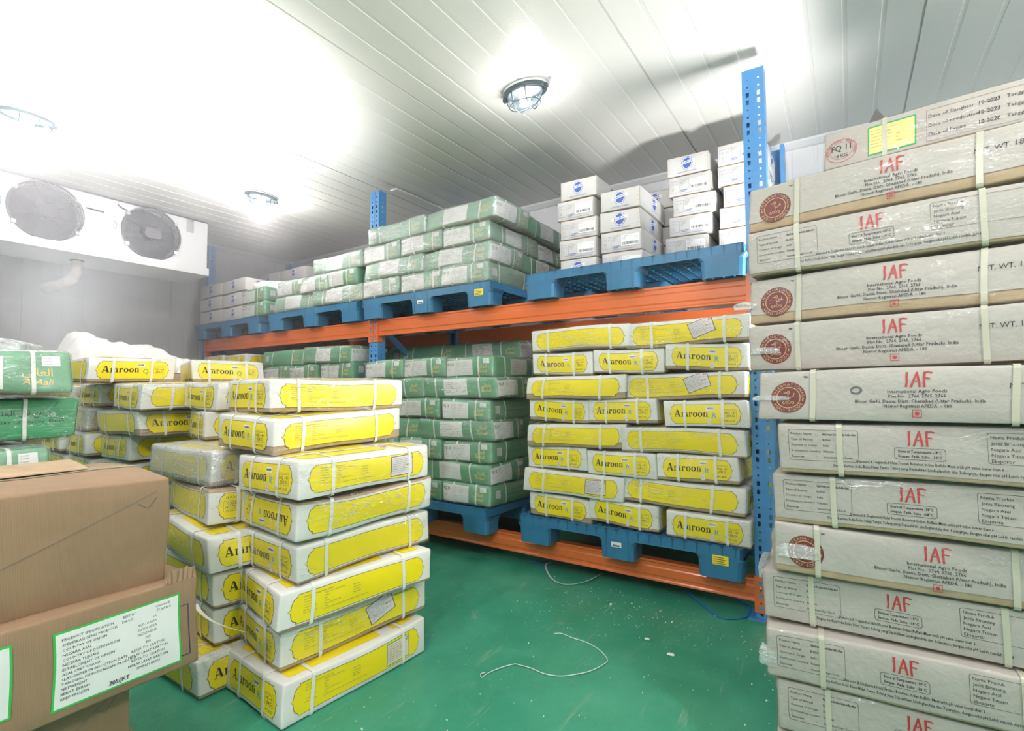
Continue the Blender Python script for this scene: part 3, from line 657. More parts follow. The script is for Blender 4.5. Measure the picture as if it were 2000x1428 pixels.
def i_face_b():
    A = Art(); h = IH; A.frame(.025, h * .27, .155, h * .62, .0007, 'black_print', 2, .006)
    A.lines(['Product Name', 'Type of Animal', 'Country of Origin', 'Destination country', 'Exporter'], .031, h * .785, .0058, h * .115, 'black_print', 2)
    A.lines([':'] * 5, .088, h * .785, .005, h * .115, 'black_print', 2)
    A.text('Halal Frozen Boneless Indian Buffalo Meat', .104, h * .785, .0058, 'black_print', 2, .071, .02)
    A.lines(['Buffalo', 'India', 'Indonesia', 'International Agro Foods'], .104, h * .67, .0062, h * .115, 'black_print', 2, [.018, .013, .023, .062])
    iaf(A, .300, h * .63, .036)
    A.frame(.252, h * .37, .096, h * .22, .0008, 'black_print', 2, .006); A.text('Store at Temperature -18\u00b0C', .300, h * .50, .0066, 'black_print', 2, .082, .02, 'c'); A.text('Simpan  Pada  Suhu  -18\u00b0C', .300, h * .41, .0066, 'black_print', 2, .082, .02, 'c')
    A.text('Deboned & Deglanded Halal Frozen Boneless Indian Buffalo Meat with pH value lower than 6', .175, h * .27, .0070, 'black_print', 2, .27, .01)
    A.text('Daging Kerbau India Beku Halal Tanpa Tulang yang Dipisahkan Limfoglandula dan Tulangnya, dengan nilai pH Lebih rendah dari 6', .125, h * .17, .0070, 'black_print', 2, .385, .01)
    A.frame(.420, h * .38, .20, h * .52, .0007, 'black_print', 2, .006); A.lines(['Nama Produk', 'Jenis Binatang', 'Negara Asal', 'Negara Tujuan', 'Eksportir'], .426, h * .80, .0070, h * .098, 'black_print', 2); A.lines([':'] * 5, .495, h * .80, .005, h * .098, 'black_print', 2)
    return A
def i_face_c():
    A = Art(); h = IH
    A.ring(.05, h * .45, .045, .040, .0012, 'red_print', 2); A.ring(.05, h * .45, .033, .029, .0008, 'red_print', 2); A.arc('INTERNATIONAL AGRO FOODS', .05, h * .45, .036, .032, R(200), R(-20), .006, 'red_print')
    A.text('FQ 11', .05, h * .45, .020, 'black_print', 3, .056, .0, 'c'); A.text('18 KG', .05, h * .28, .011, 'black_print', 3, None, 0, 'c')
    A.rect(.125, h * .12, .125, h * .74, 'green_border_print', 1); A.rect(.129, h * .16, .117, h * .66, 'yellow_label', 2)
    A.lines(['Product Name : Frozen Buffalo', 'Type of Animal : Buffalo', 'Country of Origin : India', 'Destination : Indonesia', 'Exporter : IAF', 'Keep Frozen'], .132, h * .72, .004, .011, 'grey_print', 3); A.lines(['205', '10', '2023'], .20, h * .50, .005, .012, 'red_print', 3)
    A.frame(.275, h * .10, .34, h * .76, .0006, 'black_print', 2); A.lines(['Date of Slaughter', 'Date of Production', 'Date of Expiry'], .280, h * .66, .0105, h * .22, 'black_print', 2)
    A.lines(['10-2023', '10-2023', '10-2028'], .395, h * .66, .0105, h * .22, 'black_print', 2, None, .02); A.lines(['Tanggal Pemotongan', 'Tanggal Produksi', 'Tanggal Kedaluwarsa'], .455, h * .66, .0105, h * .22, 'black_print', 2)
    return A
def iaf_proto(seed, face, lid=.9, torn=0., film=True, b0=.13):
    S = Soft(IL, IW, IH, .007, seed + 70, .85, (14, 8, 4)); zc = -IH / 2 + IH * (1 - lid); tray = MB(); S.skin(tray, 'kraft_board', -.002)
    ld = MB(); S.skin(ld, 'grey_white_board', 0, zc, ('z+', 'x+', 'x-', 'y+', 'y-'))
    S.put(ld, {'a': i_face_a, 'b': i_face_b, 'c': i_face_c}[face](), 'y-'); S.put(ld, {'a': i_face_b, 'b': i_face_a, 'c': i_face_a}[face](), 'y+')
    A = Art(); roundel(A, IW / 2, IH * .5, .038)
    for f in ('x-', 'x+'): S.put(ld, A, f)
    P = [('tray', mk(tray, 'tray'), 'brown card tray showing below the lid'), ('lid', mk(ld, 'lid'), None)]
    for at in (b0 - IL / 2, .515 - IL / 2 + (b0 - .13)): P.append(('strap', mk(S.band(0, at, .0125, 'strap_cream', .003), 'strap'), None))
    if film: P.append(('plastic_wrap', mk(film_mesh(S, seed, 'thin_film', .002), 'plastic_wrap'), None))
    return Proto('food_box', P, (IL, IW, IH))
IA = [iaf_proto(1, 'a', .78), iaf_proto(2, 'a', .98), iaf_proto(3, 'a', .84, b0=.10)]
def smudged():
    P_ = iaf_proto(4, 'a', .98); S = Soft(IL, IW, IH, .007, 74, .85, (14, 8, 4)); A = Art()
    for k in range(3): A.ring(.225, IH * .60, .013 - k * .0015, .010 - k * .0012, .0016, 'grey_print', 2, 18)
    m_ = MB(); S.put(m_, A, 'y-', .0012); P_.parts.insert(2, ('stain', m_.mesh('stain'), 'round grey smudge')); return P_
IA.append(smudged())
IB = [iaf_proto(11, 'b', .93), iaf_proto(12, 'b', .9, b0=.14), iaf_proto(13, 'b', .96, b0=.115)]
IC = iaf_proto(15, 'c', .95, b0=.17)

ORD = ['bottom', 'second', 'third', 'fourth', 'fifth', 'sixth', 'seventh', 'eighth', 'ninth', 'tenth', 'eleventh', 'twelfth', 'thirteenth', 'fourteenth']
def tier(i, n): return 'top tier' if i == n - 1 else ('bottom tier' if i == 0 else ORD[i] + ' tier up')

# ------------------------------------------------------------------ the room
x0, x1, y0, y1 = -5.9, 2.4, -1.9, 3.8
mb = MB(); mb.bbox((x0 - .1, y0 - .1, -.1), (x1 + .1, y1 + .1, 0), 'green_epoxy'); tag(mb.build('floor'), kind='structure')
def ribbed(name, a, b, along, m, joint, plane, thick, spacing=.1437, off=0.):
    """insulated panel skin: shallow ribs and a joint every eighth rib; runs from a to b"""
    mb = MB(); prof = [(a, 0)]; k0 = int(math.floor((a - joint) / spacing)); p = joint + k0 * spacing
    while p < b:
        if p > a + .02 and p < b - .02:
            isj = round((p - joint) / spacing) % 8 == 0
            if isj: prof += [(p - .005, 0), (p - .0035, .010), (p + .0035, .010), (p + .005, 0)]
            else: prof += [(p - .011, 0), (p - .008, .0022), (p + .008, .0022), (p + .011, 0)]
        p += spacing
    prof.append((b, 0)); 
    return prof, mb
prof, mb = ribbed('ceiling', x0, x1, None, None, .324, None, None)
vs = []; n = len(prof)
for yy in (y0, y1): vs += [(x, yy, H + d) for x, d in prof]
vs += [(x, yy, H + .1) for yy in (y0, y1) for x in (x0, x1)]
fs = [(i, i + n, i + 1 + n, i + 1) for i in range(n - 1)] + [(2 * n, 2 * n + 1, 2 * n + 3, 2 * n + 2)]
mb.add(vs, fs, 'panel_ceiling'); tag(mb.build('ceiling', recalc=False), kind='structure')
def wall(name, along, a, b, at, sgn, joint):
    prof, mb = ribbed(name, a, b, None, None, joint, None, None); n = len(prof); vs = []
    for z in (0, H): vs += [((p, at + sgn * d, z) if along == 'x' else (at + sgn * d, p, z)) for p, d in prof]
    fs = [(i, i + 1, i + 1 + n, i + n) for i in range(n - 1)]
    mb.add(vs, fs, 'panel_wall')
    mb.bbox(*(((a, at + sgn * .03, 0), (b, at + sgn * .1, H)) if along == 'x' else ((at + sgn * .03, a, 0), (at + sgn * .1, b, H))), 'panel_wall')
    tag(mb.build(name, recalc=False), kind='structure')
wall('wall_back', 'x', x0, x1, y1, 1, .3); wall('wall_left', 'y', y0, y1, x0, -1, .1); wall('wall_right', 'y', y0, y1, x1, 1, .1); wall('wall_front', 'x', x0, x1, y0, -1, .3)
mb = MB(); mb.prism([(y1, H), (y1 - .045, H), (y1 - .040, H - .012), (y1 - .012, H - .040), (y1, H - .045)], 'x', x0, x1, 'panel_wall'); tag(mb.build('trim_1'), kind='structure')
mb = MB(); mb.prism([(x0, H), (x0 + .045, H), (x0 + .040, H - .012), (x0 + .012, H - .040), (x0, H - .045)], 'y', y0, y1, 'panel_wall'); tag(mb.build('trim_2'), kind='structure')
mb = MB(); mb.bbox((-3.07, 2.83, H - .008), (-2.99, 3.70, H + .001), 'panel_wall')
for k in (-1, 1): mb.bbox((-3.03 + k * .025 - .004, 2.84, H - .010), (-3.03 + k * .025 + .004, 3.69, H - .007), 'panel_ceiling')
tag(mb.build('trim_3'), kind='structure')

# ------------------------------------------------------------------ ceiling lamps
def lamp(x, y, a, label):
    e = empty('ceiling_lamp', (x, y, H), (0, 0, 0 if a == 'x' else PI / 2)); tag(e, label, 'lamp', 'caged oval ceiling lamps'); S = .62
    mb = MB(); mb.lathe([(.0, -.001), (.128, -.001), (.132, -.010), (.128, -.016), (.10, -.018)], 'lamp_base_white', 28, sy=S); mb.build('lamp_base', e)
    mb = MB(); mb.lathe([(.126, -.012), (.132, -.018), (.130, -.034), (.112, -.040), (.104, -.034)], 'lamp_rim', 28, sy=S); 
    for an in (0, 180): mb.box((.130 * math.cos(R(an)), 0, -.030), (.02, .018, .02), 'lamp_rim')
    mb.build('rim', e)
    mb = MB(); mb.lathe([(.106, -.032), (.104, -.050), (.092, -.078), (.070, -.098), (.040, -.108), (.0, -.111)], 'lamp_dome_glass', 28, sy=S); mb.build('glass_dome', e)
    mb = MB(); mb.lathe([(.0, -.022), (.030, -.026), (.036, -.05), (.030, -.075), (.0, -.084)], 'lamp_bulb', 16, sy=.9); mb.build('bulb', e)
    mb = MB(); k = [(.120, -.036), (.112, -.060), (.098, -.088), (.072, -.110), (.036, -.119), (0, -.120)]
    full = [(r_, z) for r_, z in k] + [(-r_, z) for r_, z in k[-2::-1]]
    mb.tube([(r_, 0, z) for r_, z in full], .0026, 'lamp_rim', 6)
    for xx in (-.042, .042): mb.tube([(xx, r_ * S * .93, z) for r_, z in full], .0026, 'lamp_rim', 6)
    mb.tube([(.092 * math.cos(2 * PI * j / 28), .092 * S * math.sin(2 * PI * j / 28), -.095) for j in range(28)], .0026, 'lamp_rim', 6, True)
    mb.build('cage', e)
LL = ['grey caged oval lamp on the ceiling in front of the left fan', 'dark-rimmed caged oval lamp on the ceiling over the yellow boxes, nearest the tall blue post', 'white-rimmed caged lamp on the ceiling between fan unit and middle blue post',
      'caged ceiling lamp over the aisle, beyond the top of the picture', 'caged ceiling lamp by the right wall, near side', 'caged ceiling lamp by the right wall, far side', 'added caged fill lamp over the near end of the aisle']
for (x, y, a), l in zip(LAMPS, LL): lamp(x, y, a, l)

# ------------------------------------------------------------------ evaporator
ev = empty('evaporator', (-5.32, 1.2, 2.16)); tag(ev, 'white fan cooling unit with round black fans high on the left wall', 'cooling unit')
def E(x, y, z): return (x + 5.32, y - 1.2, z - 2.16)
X = -5.10; FC = [(.497, 2.455), (1.204, 2.455), (1.911, 2.455)]; fr = .215
mb = MB(); seg = 32; ya, yb, za, zb = .10, 2.375, 2.225, H - .012
def ringpts(c, r_): return [(c[0] + r_ * math.cos(2 * PI * j / seg), c[1] + r_ * math.sin(2 * PI * j / seg)) for j in range(seg)]
# front sheet with round openings, built cell by cell
edges = [ya, .8505, 1.5575, yb]
for c, (c0, c1) in zip(FC, zip(edges[:-1], edges[1:])):
    o = []
    for j in range(seg):
        dy, dz = math.cos(2 * PI * j / seg), math.sin(2 * PI * j / seg)
        ty = ((c1 - c[0]) if dy > 0 else (c[0] - c0)) / max(abs(dy), 1e-6); tz = ((zb - c[1]) if dz > 0 else (c[1] - za)) / max(abs(dz), 1e-6); t = min(ty, tz); o.append((c[0] + dy * t, c[1] + dz * t))
    for cy, cz in ((c0, za), (c1, za), (c1, zb), (c0, zb)):
        jn = min(range(seg), key=lambda j: (o[j][0] - cy) ** 2 + (o[j][1] - cz) ** 2); o[jn] = (cy, cz)
    q = ringpts(c, fr); mb.add([E(X, *p) for p in o] + [E(X, *p) for p in q] + [E(X - .10, *p) for p in q], [(j, (j + 1) % seg, seg + (j + 1) % seg, seg + j) for j in range(seg)] + [(seg + j, seg + (j + 1) % seg, 2 * seg + (j + 1) % seg, 2 * seg + j) for j in range(seg)], 'evaporator_white')
mb.bbox(E(X - .43, ya, zb - .01), E(X, yb, zb), 'evaporator_white'); mb.bbox(E(X - .43, ya, za), E(X, ya + .01, zb), 'evaporator_white'); mb.bbox(E(X - .43, yb - .01, za), E(X - .001, yb, zb), 'evaporator_white'); mb.bbox(E(X - .43, ya, za), E(X - .42, yb, zb), 'evaporator_white')
mb.bbox(E(X - .12, ya, za), E(X - .11, yb, zb), 'fan_black')
mb.build('casing', ev)
mb = MB(); mb.prism([(X + .018 + 5.32, 2.235 - 2.16), (X + .018 + 5.32, 2.165 - 2.16), (X - .43 + 5.32, 2.145 - 2.16), (X - .43 + 5.32, 2.225 - 2.16)], 'y', ya - .01 - 1.2, yb + .012 - 1.2, 'evaporator_white'); mb.build('drip_tray', ev)
for c in FC:
    f = MB(); f.tube([E(X + .010, *p) for p in ringpts(c, fr + .008)], .009, 'guard_wire', 8, True); f.build('fan_ring', ev)
    g = MB()
    for k in range(15): g.tube([E(X + .028 - .018 * ((k + 1) / 16) ** 3, *p) for p in ringpts(c, .062 + k * .0104)], .0016, 'guard_wire', 4, True)
    for k in range(8):
        a = PI / 8 + k * PI / 4; g.tube([E(X + .030, c[0] + .06 * math.cos(a), c[1] + .06 * math.sin(a)), E(X + .026, c[0] + .15 * math.cos(a), c[1] + .15 * math.sin(a)), E(X + .010, c[0] + fr * math.cos(a), c[1] + fr * math.sin(a))], .0028, 'guard_wire', 6)
    for a in (35, 145, 215, 325): g.box(E(X + .012, c[0] + (fr + .012) * math.cos(R(a)), c[1] + (fr + .012) * math.sin(R(a))), (.024, .026, .026), 'steel')
    gg = g.build('fan_guard', ev)
    m_ = MB(); rr = [(math.cos(2 * PI * j / 24), math.sin(2 * PI * j / 24)) for j in range(24)]
    m_.prism([(c[0] - 1.2 + .062 * (abs(a) ** .5) * (1 if a > 0 else -1), c[1] - 2.16 + .046 * (abs(b) ** .5) * (1 if b > 0 else -1)) for a, b in rr], 'x', X + .012 + 5.32, X + .036 + 5.32, 'fan_black'); m_.build('motor_cap', ev)
    b = MB()
    for k in range(5):
        vs = []
        for i in range(5):
            for j in range(4):
                r_ = .05 + i * .037; a = k * 2 * PI / 5 + (j - 1.5) * .28 + i * .06; vs.append(E(X - .050 + (j - 1.5) * .014, c[0] + r_ * math.cos(a), c[1] + r_ * math.sin(a)))
        b.add(vs, [(i * 4 + j, i * 4 + j + 1, i * 4 + j + 5, i * 4 + j + 4) for i in range(4) for j in range(3)], 'fan_black', True)
    b.tube([E(X - .08, *c), E(X + .01, *c)], .055, 'fan_black', 16); b.build('fan_blades', ev)
mb = MB(); mb.tube([E(X + .012, 1.44, 2.55), E(X + .02, 1.50, 2.545), E(X + .004, 1.56, 2.548)], .006, 'fan_black', 6); mb.build('cable', ev); mb = MB(); mb.tube([E(X + .012, 1.72, 2.61), E(X + .02, 1.68, 2.615), E(X + .004, 1.655, 2.64)], .006, 'fan_black', 6); mb.build('cable', ev)
mb = MB(); mb.bbox(E(X, 2.19, 2.55), E(X + .006, 2.25, 2.66), 'steel'); mb.bbox(E(X, 2.20, 2.655), E(X + .03, 2.24, 2.665), 'steel'); mb.build('bracket', ev)
mb = MB()
for yy in (.93, 1.63):
    mb.bbox(E(X, yy, 2.43), E(X + .002, yy + .020, 2.49), 'blue_print'); mb.bbox(E(X + .002, yy + .004, 2.435), E(X + .003, yy + .016, 2.485), 'white_print')
mb.build('small_badge', ev)
mb = MB(); P_ = [(-5.33, 1.46, 2.155), (-5.33, 1.46, 2.06), (-5.345, 1.44, 2.00), (-5.38, 1.38, 1.95), (-5.45, 1.28, 1.90)]; mb.tube([E(*p) for p in P_], [.036, .037, .042, .038, .042], 'pipe_wrap', 14)
mb.tube([E(-5.33, 1.46, 2.150), E(-5.33, 1.46, 2.163)], .05, 'fan_black', 14); mb.build('drain_pipe', ev)

# ------------------------------------------------------------------ pallet rack
rack = empty('pallet_rack', (-3.0, 3.1, 0)); tag(rack, 'blue and orange steel pallet rack with two bays along the back wall', 'rack')
rack_o = Vector((-3.0, 3.1, 0))
def upright(x, front):
    """perforated post, x is its left edge; web faces the aisle"""
    yb_ = 2.60 if front else 3.60; d = .075 if front else -.075; sg = 1 if front else -1
    mb = MB(); zt = 2.59; P = .05; n = int(zt / P)
    def strip(xa, xb, z0_, z1_, f): mb.add([f(xa, z0_), f(xb, z0_), f(xb, z1_), f(xa, z1_)], [(0, 1, 2, 3)], 'upright_blue')
    def holed(cols, f, kinds):
        """cols: breakpoints; every second gap is a column of holes"""
        for ci in range(len(cols) - 1):
            a, b = cols[ci], cols[ci + 1]
            if ci % 2 == 0: strip(a, b, 0, zt, f); continue
            cx = (a + b) / 2; prev = 0.; z = .025
            while z < zt - .02:
                k = int(round((z - .025) / (P / 2))) % 2
                hh, hw = (.011, (b - a) / 2) if k == 0 else (.0042, (b - a) * .28)
                strip(a, b, prev, z - hh, f)
                if hw < (b - a) / 2 - 1e-6: strip(a, cx - hw, z - hh, z + hh, f); strip(cx + hw, b, z - hh, z + hh, f)
                prev = z + hh; z += P / 2 + .012
            strip(a, b, prev, zt, f)
    W = .095
    fx = lambda u, z: (x + u - rack_o.x, yb_ + sg * (.006 if abs(u - W / 2) < .0075 else 0) - rack_o.y, z)
    holed([0, .017, .030, W - .030, W - .017, W], lambda u, z: (x + u - rack_o.x, yb_ - rack_o.y, z), None)
    mb.bbox((x + W / 2 - .004 - rack_o.x, yb_ - sg * .0015 - rack_o.y, 0), (x + W / 2 + .004 - rack_o.x, yb_ + sg * .002 - rack_o.y, zt), 'upright_blue')
    for xs in (0, W):
        holed([0, .030, .040, .075], lambda u, z, xs=xs: (x + xs - rack_o.x, yb_ + sg * u - rack_o.y, z), None)
    for xs, xe in ((0, .024), (W - .024, W)): strip(xs, xe, 0, zt, lambda u, z: (x + u - rack_o.x, yb_ + d - rack_o.y, z))
    mb.bbox((x - .03 - rack_o.x, yb_ - sg * .03 - rack_o.y, 0), (x + W + .03 - rack_o.x, yb_ + sg * .10 - rack_o.y, .006), 'upright_blue')
    o = mb.build('upright', rack, recalc=False)
    return o
PX = [-5.64, -3.04, -.385]
for x in PX:
    for fr_ in (True, False): upright(x, fr_)
    for z0_, z1_ in ((.25, .25), (.30, .95), (1.55, .95), (1.60, 1.60)):
        mb = MB(); a = Vector((x + .0475, 2.66, z0_)) - rack_o; b = Vector((x + .0475, 3.55, z1_)) - rack_o; dv = b - a; M_ = dv.to_track_quat('Y', 'Z').to_matrix()
        mb.box((a + b) / 2, (.022, dv.length, .045), 'upright_blue', M_); mb.build('brace', rack)
def beam(xa, xb, zt, hgt, yy, front):
    sg = 1 if front else -1; y_ = lambda q: yy + sg * q - rack_o.y; z_ = lambda q: zt - q
    pr = [(0.0, .0), (0.0, .010), (.004, .016), (.004, hgt * .30), (.0, hgt * .36), (.0, hgt * .70), (.004, hgt * .76), (.004, hgt - .014), (0.0, hgt - .008), (0.0, hgt), (.05, hgt), (.05, 0)]
    mb = MB(); mb.prism([(y_(q), z_(r_)) for q, r_ in pr], 'x', xa - rack_o.x, xb - rack_o.x, 'beam_orange'); o = mb.build('beam', rack)
    for xc in (xa, xb):
        c = MB(); s_ = 1 if xc == xa else -1; w_ = .045; x_in = xc; x_out = xc - s_ * w_; lo, hi = zt - hgt - .045, zt + .012; yf = yy - sg * .006
        c.bbox((min(x_in, x_out) - rack_o.x, min(yf, yf + sg * .005) - rack_o.y, lo), (max(x_in, x_out) - rack_o.x, max(yf, yf + sg * .005) - rack_o.y, hi), 'beam_orange')
        c.bbox((xc - rack_o.x, min(yf, yf + sg * .05) - rack_o.y, lo), (xc + s_ * .005 - rack_o.x, max(yf, yf + sg * .05) - rack_o.y, hi), 'beam_orange')
        for k in range(3):
            zc = hi - .028 - k * (hi - lo - .05) / 2; xm = xc - s_ * w_ / 2
            c.box((xm - rack_o.x, yf - sg * .0006 - rack_o.y, zc), (.018, .002, .015), 'upright_blue')
            if k == 0: c.tube([(xm - rack_o.x, yf - rack_o.y, zc - .022), (xm - rack_o.x, yf - sg * .006 - rack_o.y, zc - .022)], .006, 'steel', 10)
            else: c.tube([(xm - rack_o.x, yf - rack_o.y, zc + .022), (xm - rack_o.x, yf - sg * .001 - rack_o.y, zc + .022)], .004, 'fan_black', 8)
        cc = c.build('connector', o)
for i in range(2):
    xa, xb = PX[i] + .095, PX[i + 1]
    if i == 0: xb = PX[1] + .0
    for zt, hg in ((1.590, .122), (.180, .105)):
        beam(xa, xb, zt, hg, 2.60, True); beam(xa, xb, zt, hg, 3.60, False)

# ------------------------------------------------------------------ plastic pallets
def pallet_parts(yel=True, wht=True):
    L, W, Ht = 1.2, 1.0, .150; P = []
    mb = MB(); r_ = .05
    t = .048
    for yy in (-W / 2, W / 2 - .012): mb.bbox((-L / 2 + .0, yy, Ht - t), (L / 2, yy + .012, Ht), 'pallet_blue')
    for xx in (-L / 2, L / 2 - .012): mb.bbox((xx, -W / 2, Ht - t), (xx + .012, W / 2, Ht), 'pallet_blue')
    # top lattice
    for k in range(21): xx = -L / 2 + .03 + k * (L - .06) / 20; mb.bbox((xx - .011, -W / 2, Ht - .006), (xx + .011, W / 2, Ht), 'pallet_blue'); mb.bbox((xx - .002, -W / 2, Ht - .040), (xx + .002, W / 2, Ht - .004), 'pallet_blue')
    for k in range(17): yy = -W / 2 + .03 + k * (W - .06) / 16; mb.bbox((-L / 2, yy - .011, Ht - .0065), (L / 2, yy + .011, Ht - .0005), 'pallet_blue'); mb.bbox((-L / 2, yy - .002, Ht - .040), (L / 2, yy + .002, Ht - .004), 'pallet_blue')
    # curved gussets between rim and feet on the long sides
    deck = mb; P.append(('deck', deck.mesh('deck'), (0, 0, 0)))
    fw = (.20, .19, .20)
    for ix, cx in enumerate((-L / 2 + .10, 0, L / 2 - .10)):
        for iy, cy in enumerate((-W / 2 + .07, 0, W / 2 - .07)):
            f = MB(); a, b = fw[ix] / 2, .07; rr = .022; zt = Ht - t + .001
            def rp(a_, b_, r0): return [(sx_ * (a_ - r0) + r0 * math.cos(R(q)), sy * (b_ - r0) + r0 * math.sin(R(q))) for sx_, sy, q0 in ((1, 1, 0), (-1, 1, 90), (-1, -1, 180), (1, -1, 270)) for q in (q0, q0 + 45, q0 + 90)]
            ring0 = rp(a - .004, b - .003, rr); ring1 = rp(a, b, rr); ring2 = rp(a + .012, b, .01); n = 12
            f.add([(x, y, 0) for x, y in ring0] + [(x, y, zt - .022) for x, y in ring1] + [(x, y, zt) for x, y in ring2] + [(x * .9, y * .86, 0) for x, y in ring0] + [(x * .9, y * .86, .06) for x, y in ring0],
                  [(j, (j + 1) % n, n + (j + 1) % n, n + j) for j in range(n)] + [(n + j, n + (j + 1) % n, 2 * n + (j + 1) % n, 2 * n + j) for j in range(n)] + [(3 * n + j, 3 * n + (j + 1) % n, (j + 1) % n, j) for j in range(n)] + [(4 * n + j, 4 * n + (j + 1) % n, 3 * n + (j + 1) % n, 3 * n + j) for j in range(n)], 'pallet_blue', False)
            for k in (-1, 0, 1): f.bbox((k * a * .5 - .002, -b * .85, .002), (k * a * .5 + .002, b * .85, zt), 'pallet_blue')
            f.bbox((-a * .88, -.002, .002), (a * .88, .002, zt), 'pallet_blue')
            if iy == 0 and ix == 1:
                for q in (-1, 1): f.bbox((q * .06 - .0015, -b - .0012, .008), (q * .06 + .0015, -b + .002, Ht - .01), 'pallet_blue')
            P.append(('foot', f.mesh('foot'), (cx, cy, 0)))
    if wht:
        s_ = MB(); s_.bbox((-.03, -W / 2 - .0025, .062), (.025, -W / 2 - .001, .088), 'white_label'); s_.bbox((-.022, -W / 2 - .0032, .066), (.016, -W / 2 - .0024, .074), 'grey_print'); P.append(('sticker', s_.mesh('sticker'), (0, 0, 0)))
    if yel:
        s_ = MB(); s_.bbox((L / 2 - .13, -W / 2 - .0025, .065), (L / 2 - .06, -W / 2 - .001, .108), 'yellow_print')
        for k in range(4): s_.bbox((L / 2 - .125, -W / 2 - .0032, .070 + k * .009), (L / 2 - .07 - .01 * (k % 2), -W / 2 - .0024, .0735 + k * .009), 'grey_print')
        P.append(('sticker', s_.mesh('sticker'), (0, 0, 0)))
    return P
PP = {(a, b): pallet_parts(a, b) for a, b in ((True, True), (False, False))}
def pallet(cx, cy, z, label, st=False, yaw=0):
    e = empty('pallet', (cx, cy, z), (0, 0, R(yaw))); tag(e, label, 'pallet', 'blue plastic pallets on the rack')
    for nm, me, loc in PP[st, st]:
        o = bpy.data.objects.new(nm, me); COL.objects.link(o); o.parent = e; o.location = loc
PZ1, PZ0 = 1.591, .181
pallet(-.985, 3.03, PZ1, 'blue plastic pallet on the upper beams under the white cartons beside the tall post', False, .0)
pallet(-2.437, 3.03, PZ1, 'blue plastic pallet on the upper beams just right of the middle post, yellow sticker', True)
pallet(-3.70, 3.03, PZ1, 'blue plastic pallet on the upper beams just left of the middle post')
pallet(-5.045, 3.03, PZ1, 'blue plastic pallet on the upper beams at the far left end of the rack')
pallet(-1.02, 3.00, PZ0, 'blue plastic pallet on the floor beams under the yellow boxes, white and yellow stickers', True)
pallet(-2.437, 2.98, PZ0, 'blue plastic pallet on the floor beams under the green boxes right of the middle post')
pallet(-3.73, 3.00, PZ0, 'blue plastic pallet on the floor beams under the green boxes left of the middle post')
pallet(-4.99, 3.00, PZ0, 'blue plastic pallet on the floor beams at the far left end of the rack')

# ------------------------------------------------------------------ stacked loads on the rack
rnd = random.Random(5)
def row(proto_list, kind, tierz, rows, look, where, group, yfront, ntier, rear=(), rear_y=0):
    """rows: list of (tier index, [(xa, xb), ...], 'end' or 'long')"""
    for ti, spans, orient in rows:
        cnt = len(spans); z = tierz + ti * .134 + .065
        nm = {1: [''], 2: ['left, ', 'right, '], 3: ['left, ', 'middle, ', 'right, ']}[cnt]
        for j, (xa, xb) in enumerate(spans):
            pr = rnd.choice(proto_list); Lx = pr.size[0] if orient == 'long' else pr.size[1]; Ly = pr.size[1] if orient == 'long' else pr.size[0]
            spin = (0 if orient == 'long' else 90) + (180 if rnd.random() < .35 and kind != 'y' else 0)
            c = ((xa + xb) / 2, yfront + Ly / 2 + rnd.uniform(-.012, .012), z + .134 / 2 - .065 + .0)
            place(pr, c, RM(rnd.uniform(-2.4, 2.4), rnd.uniform(-1.1, 1.1), rnd.uniform(-.8, .8), spin), f'{look}, {nm[j]}{tier(ti, ntier)} {where}', 'box', group)
zt0 = PZ0 + .150 + .002
Yr = [Y[1], Y[3], Y[4], Y[5], Y[6], Y[7], Y[3], Y[5]]
S3 = [(-1.575, -1.19), (-1.185, -.80), (-.785, -.40)]
rows = []
tab = [[(-1.572, -1.19), (-1.185, -.80), (-.775, -.385)], [(-1.588, -1.003), (-1.0, -.40)], [(-1.574, -1.195), (-1.19, -.81), (-.805, -.415)], [(-1.563, -.985), (-.988, -.402)],
       [(-1.578, -1.185), (-1.175, -.788), (-.78, -.392)], [(-1.556, -.985), (-.982, -.395)], [(-1.54, -1.16), (-1.152, -.773), (-.768, -.384)], [(-1.52, -.95), (-.945, -.372)]]
row(Yr, 'y', zt0, [(i, t, 'end' if len(t) == 3 else 'long') for i, t in enumerate(tab)], 'yellow and white strapped box', 'beside the tall post', 'yellow boxes on the rack pallet', 2.525, 8)
for i in range(8):       # boxes behind the front right ones, seen past the post
    long_ = len(tab[i]) == 2; pr = Y[3 + i % 3]
    yy = 2.525 + (.40 + .305 if long_ else .62 + .195); L_ = .385 if long_ else .605
    place(pr, (-.385 - L_ / 2, yy + (0 if long_ else 0), zt0 + i * .134 + .067), RM(rnd.uniform(-1, 1), 0, 0, 90 if long_ else 0), f'yellow and white box in the rear row behind the tall post, {tier(i, 8)}', 'box', 'yellow boxes on the rack pallet')
Gr = [G[0], G[1], G[2], G[3]]
gt = [[(-3.0, -2.615), (-2.607, -2.222), (-2.215, -1.83)], [(-3.02, -2.43), (-2.425, -1.835)], [(-3.0, -2.615), (-2.61, -2.225), (-2.218, -1.835)], [(-3.02, -2.42), (-2.415, -1.825)],
      [(-3.0, -2.62), (-2.612, -2.228), (-2.22, -1.838)], [(-2.98, -2.385), (-2.378, -1.785)], [(-2.965, -2.585), (-2.575, -2.19), (-2.17, -1.83)]]
row(Gr, 'g', zt0, [(i, t, 'end' if len(t) == 3 else 'long') for i, t in enumerate(gt)], 'green strapped box in film', 'right of the middle post', 'green boxes on the rack pallet', 2.51, 8)
